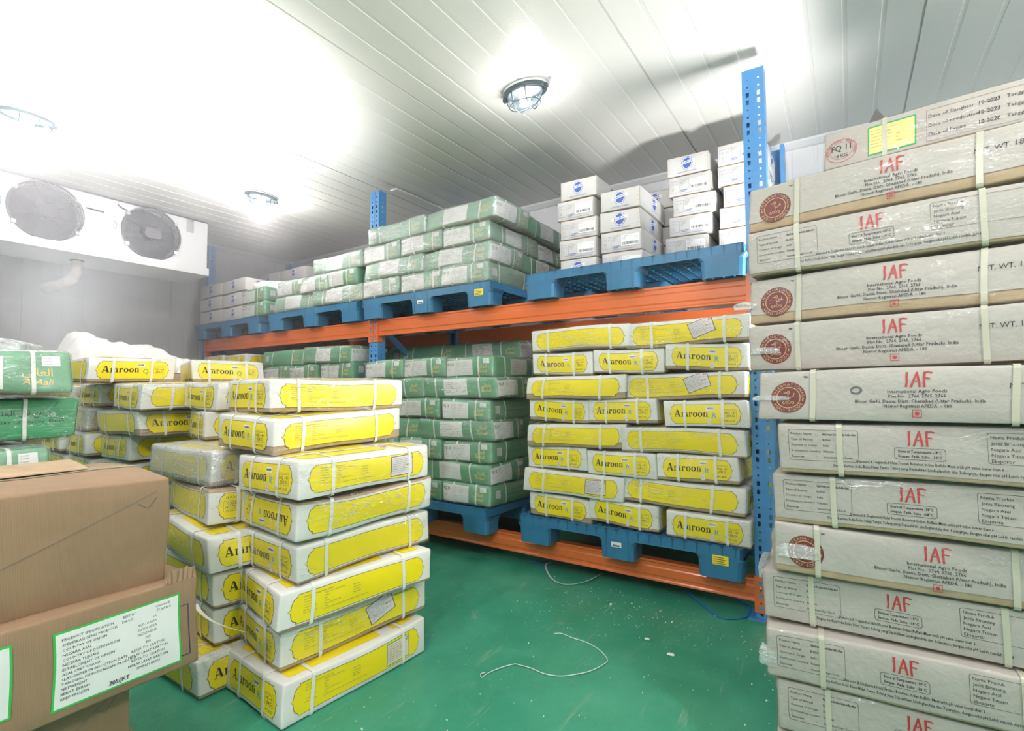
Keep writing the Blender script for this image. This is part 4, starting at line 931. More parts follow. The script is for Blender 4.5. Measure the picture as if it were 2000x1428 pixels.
for i in range(7):
    long_ = len(gt[i]) == 2; L_ = .385 if long_ else .60; yy = 2.51 + (.40 + .305 if long_ else .62 + .195)
    place(G[(i * 2 + 1) % 4], (-1.84 - L_ / 2, yy, zt0 + i * .134 + .067), RM(rnd.uniform(-1, 1), 0, 0, 90 if long_ else 0), f'green rear-row box right of the middle post, {tier(i, 8)}', 'box', 'green boxes on the rack pallet')
for j, (xa, xb) in enumerate(((-3.05, -2.50), (-2.49, -1.90))): place(G[1 + j], ((xa + xb) / 2, 3.14, zt0 + 7 * .134 + .067), RM(0, 0, 0, 0), f'green box alone in the top tier, {("left", "right")[j]} one under the orange rear beam', 'box', 'green boxes on the rack pallet')
# low left bay
lt = [[(-4.33, -3.74), (-3.73, -3.14)] if i % 2 else [(-4.30, -3.91), (-3.90, -3.52), (-3.51, -3.13)] for i in range(8)]
row(Gr, 'g', zt0, [(i, t, 'end' if len(t) == 3 else 'long') for i, t in enumerate(lt)], 'pale green boxed carton in film', 'left of the middle post', 'green boxes in the left bay', 2.50, 8)
for i in (6, 7): place(G[i % 4], (-3.14 - (.30 if i == 6 else .195), 2.50 + (.815 if i == 6 else .705), zt0 + i * .134 + .067), RM(0, 0, 0, 0 if i == 6 else 90), f'green rear-row box behind the middle post, {tier(i, 8)}', 'box', 'green boxes in the left bay')
yt = [[(-4.96, -4.39)] if i % 2 == 1 and i < 7 else [(-5.38, -4.99), (-4.97, -4.58)] for i in range(8)]
yt = [[(-5.40, -5.01), (-4.99, -4.60)] if i % 2 == 0 or i == 7 else [(-5.22, -4.62)] for i in range(8)]
row([Y[3], Y[5]], 'y', zt0, [(i, t, 'end' if len(t) == 2 else 'long') for i, t in enumerate(yt)], 'yellow and white box in the far left bay of the rack', '', 'yellow boxes in the left bay', 2.50, 8)

# upper shelf
zu = PZ1 + .150 + .002
ut = [[(-3.034, -2.65), (-2.645, -2.262), (-2.252, -1.87)], [(-3.0, -2.45), (-2.443, -1.86)], [(-3.04, -2.655), (-2.647, -2.27), (-2.245, -1.86)], [(-2.99, -2.40), (-2.385, -1.80)]]
UG = [G[4], G[6], G[4], G[6], G[2]]
row(UG, 'g', zu, [(i, t, 'end' if len(t) == 3 else 'long') for i, t in enumerate(ut)], 'pale green box in film', 'on the shelf right of middle post', 'green boxes on the upper shelf', 2.54, 4)
for i in range(4):
    long_ = len(ut[i]) == 2; 
    for r_ in range(2 if long_ else 1):
        if long_ and r_ == 1: continue
        L_ = .385 if long_ else .60; yy = 2.54 + (.40 + .305 if long_ else .62 + .195)
        place(G[(i + 1) % 4], ((-1.83 if i == 3 else -1.87) - L_ / 2, yy, zu + i * .134 + .067), RM(rnd.uniform(-1, 1), 0, 0, 90 if long_ else 0), f'green box at the rear right of the upper shelf stack, {tier(i, 4)}', 'box', 'green boxes on the upper shelf')
vt = [[(-4.20, -3.63), (-3.62, -3.10)], [(-4.18, -3.80), (-3.79, -3.47), (-3.46, -3.12)], [(-3.66, -3.10)]]
row(UG, 'g', zu, [(i, t, 'end' if len(t) == 3 else 'long') for i, t in enumerate(vt)], 'pale green box in film', 'on the shelf left of middle post', 'green boxes on the upper shelf', 2.54, 3)
# white cartons right pallet
def wbox(x, y, z, pi, label, rot=90, grp='white meat cartons on the upper shelf'): place(Wp[pi], (x, y, z), RM(rnd.uniform(-1.5, 1.5), 0, 0, rot), label, 'carton', grp)
c1 = [(-1.363, 0), (-1.37, 1), (-1.362, 1), (-1.385, 1), (-1.360, 0)]
for i, (x, p) in enumerate(c1): wbox(x, 2.80 + .22, zu + i * .125 + .0625, p, f'white carton, {("fifth from top", "fourth from top", "third from top", "second from top", "topmost with blue oval")[i]} of the leftmost column on the upper shelf')
c2 = [(-1.085, 2), (-1.09, 1), (-1.098, 3), (-1.088, 0)]
for i, (x, p) in enumerate(c2): wbox(x, 2.80 + .22, zu + i * .125 + .0625, p, f'white carton of the second shelf column, {("bottom one", "with barcode under two blue ovals", "with blue oval, just below the top one", "top one with blue oval")[i]}')
for i in range(5): wbox(-1.03, 3.49, zu + i * .125 + .0625, 0, f'white carton in the rear column behind the second column, {tier(i, 5)}')
c4 = [(-.79, 1), (-.80, 2), (-.775, 1), (-.745, 2), (-.765, 1), (-.775, 0)]
for i, (x, p) in enumerate(c4): wbox(x, 3.12 + .22, zu + i * .125 + .0625, p, f'white carton of the tall third column on the upper shelf, {tier(i, 6)}')
c5 = [(-.47, 1), (-.48, 2), (-.475, 1), (-.455, 2), (-.478, 1), (-.475, 2)]
for i, (x, p) in enumerate(c5): wbox(x, 3.12 + .22, zu + i * .125 + .0625, p, f'white carton of the tall rightmost column half behind the blue post, {tier(i, 6)}')
# far left pallet: white cartons side on, green ones at the right
for i, xs in enumerate(([-5.40, -4.97], [-5.42, -4.975], [-5.41, -4.97])):
    for j, x in enumerate(xs): place(Wp[0], (x + .02, 2.555 + .125, zu + i * .136 + .066), RM(rnd.uniform(-1, 1), 0, 0, 0), f'hazy white carton on the far left pallet, {("left", "right")[j]} of the {tier(i, 3)}', 'carton', 'white meat cartons at the far left')
for i in range(3): place(Wp[3], (-5.20 + .1 * (i % 2), 2.555 + .39, zu + i * .136 + .066), RM(2, 0, 0, 0), f'hazy white carton in the second row of the far left pallet, {tier(i, 3)}', 'carton', 'white meat cartons at the far left')
for i in range(5): place(Wp[0], (-4.90, 3.28, zu + i * .125 + .0625), RM(0, 0, 0, 0), f'hazy white carton at the rear of the far left pallet, {tier(i, 5)}', 'carton', 'white meat cartons at the far left')
for i in range(5): place(Wp[0], (-5.38, 3.28, zu + i * .125 + .0625), RM(0, 0, 0, 0), f'hazy white carton in the corner behind the cooling unit, {tier(i, 5)}', 'carton', 'white meat cartons at the far left')
for i in range(5):
    for j, x in enumerate((-4.07, -3.60)): place(Wp[i % 2 * 3], (x, 3.28, zu + i * .125 + .0625), RM(0, 0, 0, 0), f'hazy white carton behind the pale green boxes, {("left", "right")[j]} of the {tier(i, 5)}', 'carton', 'white meat cartons behind the green boxes')
for i in range(2): place(G[3], (-4.585, 2.545 + .305, zu + i * .134 + .067), RM(0, 0, 0, 90), f'pale green box at the right of the far left pallet, {("lower", "upper")[i]} one', 'box', 'green boxes on the upper shelf')
def crumple(name, c, dims, m, label, cat, seed, amp=.25, flat=.3, M_=None):
    bm = bmesh.new(); bmesh.ops.create_icosphere(bm, subdivisions=5, radius=1); rd = np.random.RandomState(seed)
    V = np.array([v.co[:] for v in bm.verts]); k = rd.normal(0, 1, (14, 3)); k = k / np.linalg.norm(k, axis=1)[:, None] * rd.uniform(2, 9, (14, 1)); ph = rd.uniform(0, 6.3, 14)
    w_ = sum(np.abs(np.sin(V @ k[i] + ph[i])) / (1 + i * .35) for i in range(14)); w_ = (w_ - w_.mean()) * amp * .5
    V = np.sign(V) * np.abs(V) ** .72; V *= (1 + w_ * .35)[:, None]; V[:, 2] = np.maximum(V[:, 2], -flat)
    V = V * (np.array(dims) / 2) 
    for v, q in zip(bm.verts, V): v.co = q
    me = bpy.data.meshes.new(name); bm.to_mesh(me); bm.free(); me.polygons.foreach_set('use_smooth', [True] * len(me.polygons)); me.materials.append(MATS[m])
    o = bpy.data.objects.new(name, me); COL.objects.link(o); o.location = c
    if label: tag(o, label, cat)
    return o
crumple('plastic_bundle', (-4.60, 2.84, zu + .268 + .024), (.36, .50, .16), 'sack_white', 'crumpled pale film bundle on the green boxes of the far left pallet', 'plastic bundle', 3)

# ------------------------------------------------------------------ yellow floor stack (front column)
T0 = .139
GF = 'yellow boxes of the floor stack'
F = [(0, -1.502, .951, 86.3, 0, 0, Y[0], 0, False, 'bottom, lying on the green floor, green-bordered sticker'), (1, -1.578, .988, 82.2, -.5, -.3, Y[1], 0, False, 'second from the floor, slanted grey sticker'),
     (2, -1.556, .968, 79.2, 0, -.3, Y[2], 0, False, 'third from the floor, unwrapped'), (3, -1.546, 1.025, 87.1, 0, .3, Y[4], 0, False, 'fourth from the floor, loosely wrapped'),
     (4, -1.535, 1.017, 86.5, .3, -.3, Y[4], 180, True, 'fourth from the top, printed upside down'), (5, -1.510, 1.000, 88.9, .3, -.3, Y[5], 0, False, 'third from the top, grey-bordered sticker'),
     (6, -1.690, 1.022, 90.0, .6, -.9, Y[6], 0, False, 'second from the top, pushed back'), (7, -1.785, 1.062, 83.7, .3, -.3, Y[3], 0, False, 'topmost')]
F[3] = (3, -1.546, 1.025, 87.1, 0, .3, Y[7], 0, False, 'fourth from the floor, loosely wrapped')
for i, x, y, yaw, tx, ty, pr, spin, flip, lb in F:
    corner_place(pr, (x, y, i * T0 + (.001 if i == 0 else 0)), yaw, tx, ty, YW, YL, spin, flip, f'yellow box of the nearest floor stack, {lb}', 'box', GF)
Gc = [(0, -1.880, .880, 90.5, Y[3], False, 'bottom one on the floor'), (1, -1.925, .950, 86, Y[2], False, 'second up, loose white strap beside it'), (2, -1.905, .935, 84, Y[2], False, 'third up'), (3, -1.880, .900, 82.3, Y[5], False, 'fourth up, wrapped'),
      (4, -1.975, .945, 79, Y[7], True, 'fifth up, printed upside down'), (5, -2.026, .975, 87.2, YF, False, 'sixth up, in cloudy film')]
for i, x, y, yaw, pr, flip, lb in Gc:
    corner_place(pr, (x, y, i * T0 + (.001 if i == 0 else 0)), yaw, 0, 0, YL, YW, 90, flip, f'yellow box of the second floor stack, {lb}', 'box', GF)
Gd = [(6, -2.403, 1.125, 74.3, Y[3], 0, 'box squeezed beside the nearest stack below the top tier, end print facing'), (7, -2.373, 1.165, 85.9, Y[4], 0, 'box just left of the topmost box of the nearest stack'),
      (7, -2.810, 1.030, 87.8, Y[4], 0, 'box in film with a long printed side, just left of the second stack'), (7, -3.55, 1.10, 87.6, Y[3], 0, 'middle one of three small box ends beside the green stack'), (7, -4.02, 1.10, 87.3, Y[4], 0, 'leftmost of three small box ends beside the green stack'),
      (5, -3.125, 1.095, 89.7, Y[5], 0, 'box low in the rear pile, behind the cloudy wrapped one'), (5, -3.53, 1.03, 86, Y[3], 0, 'box low in the rear pile beside the green stack'), (5, -3.95, 1.03, 88, Y[3], 0, 'box low at the back of the rear pile')]
for i, x, y, yaw, pr, spin, lb in Gd:
    corner_place(pr, (x, y, i * T0), yaw, 0, 0, YW, YL, spin, False, f'yellow {lb}', 'box', GF)
Ge = [(8, -3.199, .935, 84.5, YQ[0], 'box on top of the rear pile marked with a green Q, left one'), (8, -3.156, 1.40, 72, YQ[1], 'box on top of the rear pile marked with a green Q, right one'),
      (6, -2.89, 1.05, 88.0, Y[6], 'box with big end lettering in the middle of the rear pile'), (6, -3.656, 1.072, 87.9, YF, 'box in cloudy film with grey sticker, beside the green stack')]
for i, x, y, yaw, pr, lb in Ge:
    corner_place(pr, (x, y, i * T0), yaw, 0, 0, YL, YW, 90, False, f'yellow {lb}', 'box', GF)
for j, (x, y) in enumerate(((-3.13, 1.10), (-3.54, 1.06), (-3.95, 1.06))):
    for i in range(5): corner_place(Y[2], (x, y, i * T0 + .001), 89, 0, 0, YW, YL, 0, False, f'yellow box at the foot of the rear pile, {("front", "middle", "back")[j]} column, {ORD[i]} one', 'box', GF)
for i in range(5): corner_place(Y[2], (-2.72, 1.42, i * T0 + .001), 89, 0, 0, YL, YW, 90, False, f'yellow box low between the floor stacks, {ORD[i]} one', 'box', GF)

# ------------------------------------------------------------------ green stack at the left edge
gx = -2.10
for i in range(8):
    dy = {7: 0, 6: -.055, 5: -.045}.get(i, -.03); lb = {7: 'green box with gold name, top of the stack at the left edge', 6: 'green box with black lettering, second from the top at the left edge', 5: 'green box third from the top at the left edge, just above the brown cartons'}.get(i, f'green box low in the left edge stack, {ORD[i]} tier')
    pr = G[(1, 3, 0)[i % 3]] if i < 6 else (G[0] if i == 7 else G[5])
    gp = place(pr, (gx - .30, .575 - .195 + dy, i * .150 + .068), RM(.5 * (i % 2), 0, 0, 0 if i != 6 else 90), lb, 'box', 'green boxes of the left edge stack')
    if i == 7: o = crumple('film_heap', (-.05, 0, .150), (.50, .34, .07), 'frosted_film', None, None, 61, .5); o.parent = gp; o['label'] = 'loose crumpled clear film'

# ------------------------------------------------------------------ brown cartons in the left foreground
def brown(name, L, W, Hh, seed, amp=1.6, n=(12, 8, 6)): return Soft(L, W, Hh, .006, seed, amp, n)
def carton(cx, cy, z, L, W, Hh, yaw, seed, label, art=None, extra=None):
    e = empty('brown_carton', (cx, cy, z), (0, 0, R(yaw))); tag(e, label, 'carton', None)
    S = brown('c', L, W, Hh, seed); mb = MB(); S.skin(mb, 'brown_carton', 0); 
    A = Art(); A.stroke([(.02, .03), (W * .3, Hh * .25), (W * .62, Hh * .55), (W - .03, Hh - .03)], .0012, 'grey_print', 1); A.stroke([(W - .07, Hh - .055), (W - .05, Hh - .07), (W - .03, Hh - .045)], .002, 'grey_print', 1)
    if seed != 402: S.put(mb, A, 'x+')
    if art: 
        for f, a in art: S.put(mb, a, f)
    o = link('carton_body', mb.mesh('carton_body'), [], e); o.location = (0, 0, Hh / 2)
    t = MB(); A = Art(); A.rect(L / 2 - .03, 0.004, .06, W - .008, 'tape_clear', 2); S.put(t, A, 'z+'); o = link('tape', t.mesh('tape'), [], e); o.location = (0, 0, Hh / 2)
    if extra:
        for f, a in extra:
         s_ = MB(); S.put(s_, a, f, .001)
         o = link('sticker', s_.mesh('sticker'), [], e); o.location = (0, 0, Hh / 2); o['label'] = 'white label with green border'
    return e
# label: product specification
A = Art(); lw, lh = .250, .163
A.rect(0, 0, lw, lh, 'bright_green_print', 1); A.rect(.004, .004, lw - .008, lh - .008, 'white_label', 2)
rows = ['PRODUCT SPECIFICATION', 'SPESIFIKASI /JENIS PRODUCK', 'COUNTRY OF ORIGIN', 'NEGARA ASAL', 'COUNTRY OF DESTINATION', 'NEGARA TUJUAN', 'ESTABLISMENT OF ORIGIN', 'ASAL UNIT USAHA', 'SLAUGHTER/PRODUCTION DATE', 'TANGGAL PEMOTONGAN/ PRODUKSI', 'NETWEIGHT', 'BERAT BERSIH', 'KEEP FROZEN']
A.lines(rows, .014, lh - .020, .0056, .0104, 'black_print', 3)
A.lines(['BEEF BONE(Neck Untrimmed)', 'DAGING  LEHER BERTULANG', 'AUSTRALIA', 'AUSTRALIA', 'INDONESIA', 'INDONESIA', '205', '205', 'REFER TO CARTON', 'HARAP LIHAT KARTON', 'REFER TO CARTON', 'HARAP LIHAT KARTON', 'SIMPAN BEKU'], .178, lh - .016, .0056, .0104, 'black_print', 3, None, 0, 'c')
A.text('205/JKT', .100, .010, .0085, 'black_print', 3, None, .02)
A2 = Art(); A2.rect(0, 0, .16, .145, 'bright_green_print', 1); A2.rect(.004, .004, .152, .137, 'white_label', 2); A2.lines(['PRODUCT', 'SPECIFICATION', 'KEEP FROZEN'], .014, .12, .006, .02, 'black_print', 3)
W2 = .62; xf(A2, W2 - .352 - .16, .043); xf(A, W2 - .041 - lw, .020)
B = Art(); B.frame(W2 - .10, .030, .080, .120, .002, 'navy_print', 1)
C3 = Art(); C3.text('205', W2 - .20, .12, .02, 'white_print', 1)
carton(-1.44 - .225, .592 - .31, .591, .45, .62, .258, 1.5, 401, 'large brown carton with diagonal crease, top of the near left corner pile')
C2o = carton(-1.395 - .225, .645 - .31, .374, .45, .62, .215, 2.5, 402, 'brown carton with green-bordered product label, second in the near left pile', art=[('x+', B)], extra=[('x+', A), ('x+', A2)])
carton(-1.47 - .225, .530 - .31, .001, .45, .62, .371, 2, 403, 'tall brown carton at the foot of the near left pile', art=[('x+', C3)])
mb = MB(); rd = random.Random(5); k = 12; top = []; bot = []
for i in range(k + 1):
    y_ = .235 + .07 * i / k; bot.append((.222 - .02 * (i % 2) * .2, y_, .210)); top.append((.214 + rd.uniform(-.003, .003), y_, .238 + rd.uniform(-.004, .003) - .02 * (i < 2)))
vs = bot + top + [(x - .004, y, z) for x, y, z in bot] + [(x - .004, y, z) for x, y, z in top]; n_ = k + 1
fs = [(i, i + 1, n_ + i + 1, n_ + i) for i in range(k)] + [(2 * n_ + i, 3 * n_ + i, 3 * n_ + i + 1, 2 * n_ + i + 1) for i in range(k)] + [(n_ + i, n_ + i + 1, 3 * n_ + i + 1, 3 * n_ + i) for i in range(k)] + [(0, n_, 3 * n_, 2 * n_), (n_ - 1, 3 * n_ - 1, 4 * n_ - 1, 2 * n_ - 1)]
mb.add(vs, fs, 'brown_carton'); mb.build('torn_flap', C2o)
# loose flaps on the top carton and the torn tray on the floor
e = empty('carton_flap', (-1.78, .36, .856)); tag(e, 'pale brown carton flap lying on the large top carton at the left edge', 'carton flap')
def sheet(pts, w_, m, parent, name, th=.003):
    mb = MB(); n = len(pts); vs = []
    for dz in (0, th):
        for (x, y, z) in pts: vs += [(x, y - w_ / 2, z + dz), (x + .01, y + w_ / 2, z + dz + .004)]
    m_ = 2 * n; fs = [(2 * i, 2 * i + 1, 2 * i + 3, 2 * i + 2) for i in range(n - 1)] + [(m_ + 2 * i, m_ + 2 * i + 2, m_ + 2 * i + 3, m_ + 2 * i + 1) for i in range(n - 1)]
    for i in range(n - 1): fs += [(2 * i, 2 * i + 2, m_ + 2 * i + 2, m_ + 2 * i), (2 * i + 1, m_ + 2 * i + 1, m_ + 2 * i + 3, 2 * i + 3)]
    fs += [(0, m_, m_ + 1, 1), (2 * n - 2, 2 * n - 1, m_ + 2 * n - 1, m_ + 2 * n - 2)]
    mb.add(vs, fs, m); return mb.build(name, parent)
sheet([(-.10, -.05, .0), (-.02, -.05, .012), (.05, -.05, .008), (.12, -.05, .0)], .36, 'kraft_board', e, 'card_sheet')
e = empty('torn_carton', (-1.66, .615, 0)); tag(e, 'torn open brown carton tray on the floor in front of the brown cartons', 'carton')
mb = MB(); mb.bbox((-.24, -.07, .001), (.0, .06, .006), 'brown_carton'); mb.bbox((-.005, -.07, .001), (.0, .06, .030), 'brown_carton'); mb.bbox((-.24, .055, .001), (.0, .061, .034), 'brown_carton'); mb.build('tray', e)

# ------------------------------------------------------------------ kraft cartons and sack at the back of the pile
for j, yy in enumerate((1.30, 1.72, 2.14)):
    for i in range(4):
        S = Soft(.60, .40, .295, .006, 500 + j * 7 + i, 1, (8, 6, 4)); mb = MB(); S.skin(mb, 'kraft_board', 0); A = Art(); A.rect(.27, .004, .06, .392, 'tape_clear', 2); t = MB(); S.put(t, A, 'z+')
        e = empty('brown_carton', (-4.76 + .01 * i, yy, i * .300 + .001)); tag(e, f'plain brown carton at the back by the left wall, {("near", "middle", "far")[j]} column, {("bottom", "second", "third", "top")[i]} one', 'carton', 'plain brown cartons by the left wall')
        o = link('carton_body', mb.mesh('c'), [], e); o.location = (0, 0, .1475); o = link('tape', t.mesh('t'), [], e); o.location = (0, 0, .1475)
# sack: long soft bundle with a knotted, gathered end
def sack():
    bm = bmesh.new(); n, m_ = 60, 40; L = .98; rows_ = []; rd = np.random.RandomState(4)
    for i in range(n + 1):
        t = i / n; s_ = t * L - L / 2
        prof = min(1, (t / .10) ** .5 if t < .10 else 1) * min(1, ((1 - t) / .14) ** .5 if t > .86 else 1)
        hgt = (.20 + .05 * math.sin(t * 5.2 + .3) + .03 * math.sin(t * 13)) * prof + .01; wd = (.24 + .03 * math.sin(t * 7)) * prof + .01
        if .72 < t < .76: hgt *= .93; wd *= .95
        r_ = []
        for j in range(m_):
            a = 2 * PI * j / m_; c_, q = math.cos(a), math.sin(a)
            fold = 1 + .045 * math.sin(a * 6 + t * 22) * math.sin(t * 9 + 1) + .03 * math.sin(a * 11 - t * 35) + (.06 * math.sin(a * 14 + t * 8) if t < .35 else 0) + .05 * math.sin(t * 26 + a * 3) * (t < .5)
            z = hgt * (abs(q) ** .8) * (1 if q > 0 else -1) * fold; z = max(z, -.0) if q < 0 else z
            r_.append(bm.verts.new((wd * c_ * fold, s_, z)))
        rows_.append(r_)
    for i in range(n):
        for j in range(m_): bm.faces.new((rows_[i][j], rows_[i][(j + 1) % m_], rows_[i + 1][(j + 1) % m_], rows_[i + 1][j]))
    bm.faces.new(rows_[0][::-1]); bm.faces.new(rows_[-1]); bmesh.ops.recalc_face_normals(bm, faces=bm.faces[:])
    me = bpy.data.meshes.new('sack'); bm.to_mesh(me); bm.free(); me.polygons.foreach_set('use_smooth', [True] * len(me.polygons)); me.materials.append(MATS['sack_white']); return me
o = bpy.data.objects.new('sack', sack()); COL.objects.link(o); o.location = (-4.72, 1.67, 1.205); tag(o, 'large folded white sack lying on top of the pile near the left wall', 'sack')

# ------------------------------------------------------------------ tall stack at the right
I_ = [('I2', -0.235, 1.654, -8.3, .3, IA[0]), ('I3', -0.237, 1.632, -5.9, 0, IB[0]), ('I4', -0.238, 1.650, -7.5, .3, IA[0]), ('I5', -0.243, 1.640, -8.0, 0, IA[1]), ('I6', -0.209, 1.560, -3.4, -.3, IA[3]), ('I7', -0.163, 1.558, -1.3, -.4, IB[1]),
      ('I8', -0.181, 1.580, -1.2, -.3, IB[1]), ('I9', -0.182, 1.570, 3.4, .0, IA[2]), ('I10', -0.215, 1.600, 1.5, -.3, IB[2]), ('I11', -0.208, 1.560, 3.7, .3, IB[0]), ('I12', -0.184, 1.570, 4.4, 0, IB[2]), ('I13', -.19, 1.58, 4, 0, IA[1])]
LI = ['topmost with maroon roundel, wide brown edge', 'second from the top, with ruled product table', 'third from the top, bulging lid over brown tray', 'fourth from the top, roundel and clean lower edge', 'fifth from the top, round grey smudge', 'sixth from the top, slanting strap over its table',
      'seventh from the top, product table behind straight strap', 'eighth from the top, torn film across its roundel', 'ninth from the top, sticking out to the left', 'tenth from the top, crinkled film on the corner', 'eleventh from the top, near the picture foot', 'bottom one, on the floor']
for k, (n_, x, y, yaw, ty, pr) in enumerate(I_):
    z = (11 - k) * .139 + .001
    e = corner_place(pr, (x, y, z), yaw, 0, ty * .4, IW, IL, 0, False, f'white box of the right stack, {LI[k]}', 'box', 'white boxes of the tall right stack')
    for kk, c_, d_ in ((2, (-.335, -.185, .05), (.07, .03, .035)), (7, (-.265, -.197, .055), (.10, .010, .055)), (8, (-.325, -.10, .11), (.03, .16, .06)), (9, (-.315, -.185, .04), (.05, .03, .08)), (4, (-.29, -.197, .055), (.09, .008, .02)), (3, (-.275, -.197, .05), (.08, .008, .03))):
        if kk == k: o = crumple('film_tail', c_, d_, 'frosted_film', None, None, 20 + k, .5); o.parent = e; o['label'] = 'crumpled clear film end'
for i in range(14):
    x = {13: -.045, 12: -.04, 11: -.12, 10: -.05, 9: -.10}.get(i, -.245 + .02 * (i * 7 % 3)); pr = IC if i == 13 else (IA[1] if i % 2 else IB[0])
    if i in (6,): x = -.20
    corner_place(pr, (x, 2.03 + .004 * (i % 3), i * .139 + .001), -7 if i > 8 else 0, 0, 0, IW, IL, 0, False, 'white box with dated print and yellow label, behind the tall right stack' if i == 13 else f'white box hidden behind the tall right stack, {ORD[i]} from the floor', 'box', 'white boxes behind the tall right stack')
# grey pointed cover behind the top box
e = empty('dust_cover', (.135, 2.60, 0)); tag(e, 'grey pointed cover rising behind the top right box', 'cover')

# ------------------------------------------------------------------ things on the floor
def ribbon(pts, w_, m, name, label, cat, flat=True, z=.004, lift=None):
    mb = MB(); P = []
    # smooth the line
    pts = [Vector((p[0], p[1], z + (lift[i] if lift else 0))) for i, p in enumerate(pts)]; n = len(pts)
    for i in range(n - 1):
        p0, p1, p2, p3 = pts[max(i - 1, 0)], pts[i], pts[i + 1], pts[min(i + 2, n - 1)]
        for k in range(6):
            t = k / 6; P.append(.5 * ((2 * p1) + (-p0 + p2) * t + (2 * p0 - 5 * p1 + 4 * p2 - p3) * t * t + (-p0 + 3 * p1 - 3 * p2 + p3) * t ** 3))
    P.append(pts[-1]); mb.tube(P, w_, m, 6, False); o = mb.build(name); tag(o, label, cat); return o
ribbon([(-1.092, 1.96), (-1.066, 1.977), (-1.01, 1.968), (-.942, 1.965), (-.875, 1.94), (-.819, 1.892), (-.814, 1.853), (-.839, 1.777), (-.883, 1.717), (-.924, 1.682), (-.977, 1.668), (-1.035, 1.673), (-1.08, 1.668), (-1.104, 1.661), (-1.133, 1.612), (-1.151, 1.557), (-1.153, 1.521), (-1.17, 1.538), (-1.163, 1.556)], .0017, 'string_white', 'string', 'thin white string lying in a loop on the green floor', 'string')
def flat_strap(pts, w_, m, name, label, cat, twist=0.):
    mb = MB(); P = []; pts = [Vector(p) for p in pts]; n = len(pts)
    for i in range(n - 1):
        p0, p1, p2, p3 = pts[max(i - 1, 0)], pts[i], pts[i + 1], pts[min(i + 2, n - 1)]
        for k in range(6): t = k / 6; P.append(.5 * ((2 * p1) + (-p0 + p2) * t + (2 * p0 - 5 * p1 + 4 * p2 - p3) * t * t + (-p0 + 3 * p1 - 3 * p2 + p3) * t ** 3))
    P.append(pts[-1]); vs = []; N_ = len(P)
    for i, p in enumerate(P):
        d = (P[min(i + 1, N_ - 1)] - P[max(i - 1, 0)]).normalized(); s_ = d.cross(Vector((0, 0, 1))).normalized(); a = twist * i / N_; v = s_ * math.cos(a) + Vector((0, 0, 1)) * math.sin(a); nn = d.cross(v).normalized() * .0006
        vs += [p - v * w_ / 2 - nn, p + v * w_ / 2 - nn, p + v * w_ / 2 + nn, p - v * w_ / 2 + nn]
    fs = [(4 * i + j, 4 * i + (j + 1) % 4, 4 * i + 4 + (j + 1) % 4, 4 * i + 4 + j) for i in range(N_ - 1) for j in range(4)]; mb.add(vs, fs, m); o = mb.build(name); tag(o, label, cat); return o
flat_strap([(-1.536, 2.742, .004), (-1.552, 2.693, .006), (-1.507, 2.615, .008), (-1.413, 2.509, .006), (-1.33, 2.47, .005), (-1.262, 2.508, .006), (-1.215, 2.59, .012), (-1.211, 2.737, .004)], .010, 'string_white', 'loose_strap', 'white packing strap looping out from under the orange floor beam', 'strap', .4)
flat_strap([(-.757, 2.738, .006), (-.715, 2.697, .012), (-.642, 2.615, .012), (-.557, 2.529, .008), (-.506, 2.508, .005), (-.438, 2.558, .006), (-.421, 2.618, .010), (-.436, 2.689, .012), (-.505, 2.767, .006)], .011, 'blue_strap', 'loose_strap', 'blue packing strap curling on the floor beside the rack post foot', 'strap', .5)
flat_strap([(-1.68, 2.725, .004), (-1.611, 2.675, .008), (-1.56, 2.655, .008), (-1.50, 2.66, .004)], .010, 'blue_strap', 'loose_strap', 'short blue strap end poking from under the beam near the green boxes', 'strap')
flat_strap([(-1.875, .862, .335), (-1.83, .86, .318), (-1.77, .87, .300), (-1.70, .885, .292), (-1.62, .90, .291)], .013, 'strap_white', 'loose_strap', 'broken white strap end sticking out between the two floor stacks', 'strap', .7)
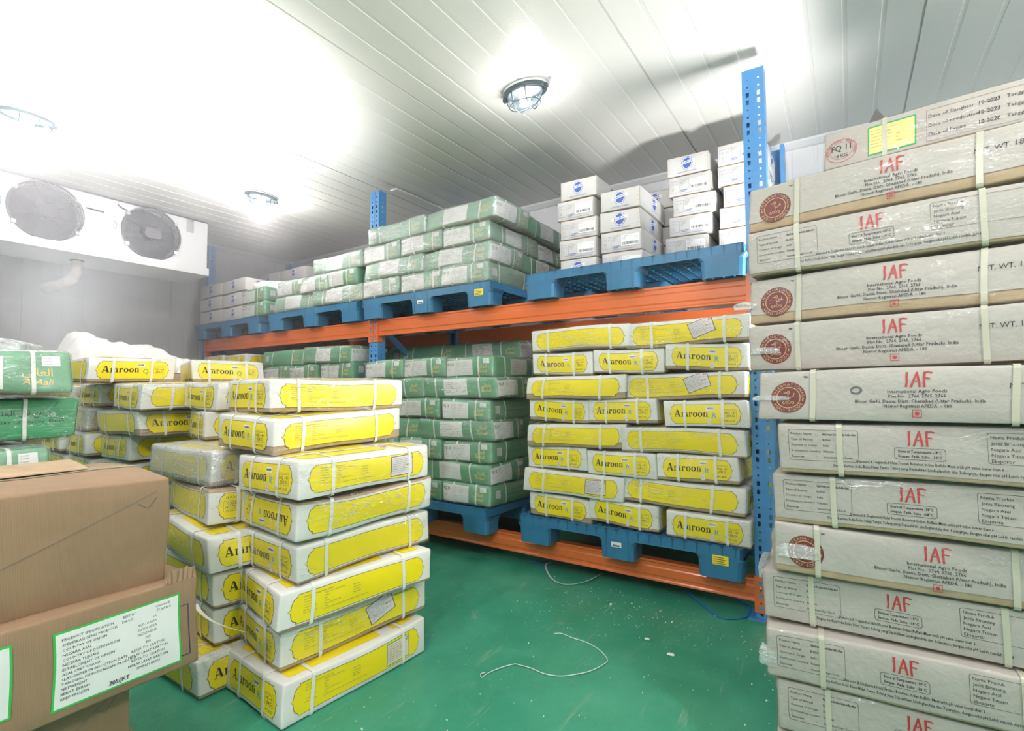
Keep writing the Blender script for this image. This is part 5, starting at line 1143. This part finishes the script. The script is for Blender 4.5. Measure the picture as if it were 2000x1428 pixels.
# crumbs of frozen debris
mb = MB(); rd = random.Random(8)
for k in range(420):
    u = rd.random()
    if u < .5: x, y = rd.gauss(-.85, .35), rd.gauss(2.33, .13)
    else: x, y = rd.uniform(-1.5, -.1), rd.uniform(1.0, 2.7)
    if x < -1.43 or x > -.02: continue
    s_ = rd.uniform(.0008, .0030) * (2.0 if rd.random() < .05 else 1); M_ = Euler((rd.random() * 3, rd.random() * 3, rd.random() * 3)).to_matrix()
    vs = [M_ @ Vector((sx_ * s_ * rd.uniform(.7, 1.8), sy * s_ * rd.uniform(.7, 1.4), sz * s_ * .5)) + Vector((x, y, s_ * .6)) for sx_, sy, sz in ((1, 0, 0), (-1, 0, 0), (0, 1, 0), (0, -1, 0), (0, 0, 1), (0, 0, -1))]
    mb.add(vs, [(0, 2, 4), (2, 1, 4), (1, 3, 4), (3, 0, 4), (2, 0, 5), (1, 2, 5), (3, 1, 5), (0, 3, 5)], 'frost' if rd.random() < .8 else 'tan_print')
tag(mb.build('floor_debris'), 'scattered white crumbs and scraps on the green floor', 'debris', kind='stuff')
for x, y, s_, l in ((-.62, 2.06, .014, 'small white scrap near the middle of the floor'), (-.74, 2.13, .010, 'curled white scrap beside the larger one on the floor')):
    o = crumple('paper_scrap', (x, y, .004), (s_ * 2.2, s_ * 1.3, .008), 'frost', l, 'scrap', int(x * -100), .4)

# the pointed grey cover: its own stand behind the stack
mb = MB(); b_ = [(-.13, -.12), (.13, -.10), (.12, .12), (-.12, .12)]
mb.add([(x, y, 1.95) for x, y in b_] + [(.0, -.02, 2.235)] + [(x * .9, y * .9, 1.93) for x, y in b_], [(0, 1, 4), (1, 2, 4), (2, 3, 4), (3, 0, 4), (5, 6, 1, 0), (6, 7, 2, 1), (7, 8, 3, 2), (8, 5, 0, 3)], 'grey_cloth'); mb.build('cover_cloth', e)
mb = MB(); mb.tube([(0, -.01, .50), (0, -.01, 2.19)], .012, 'lamp_rim', 8)
for a in (90, 210, 330): mb.tube([(0, -.01, .56), (.20 * math.cos(R(a)), -.01 + .20 * math.sin(R(a)), .012)], .008, 'lamp_rim', 6)
mb.build('stand', e)
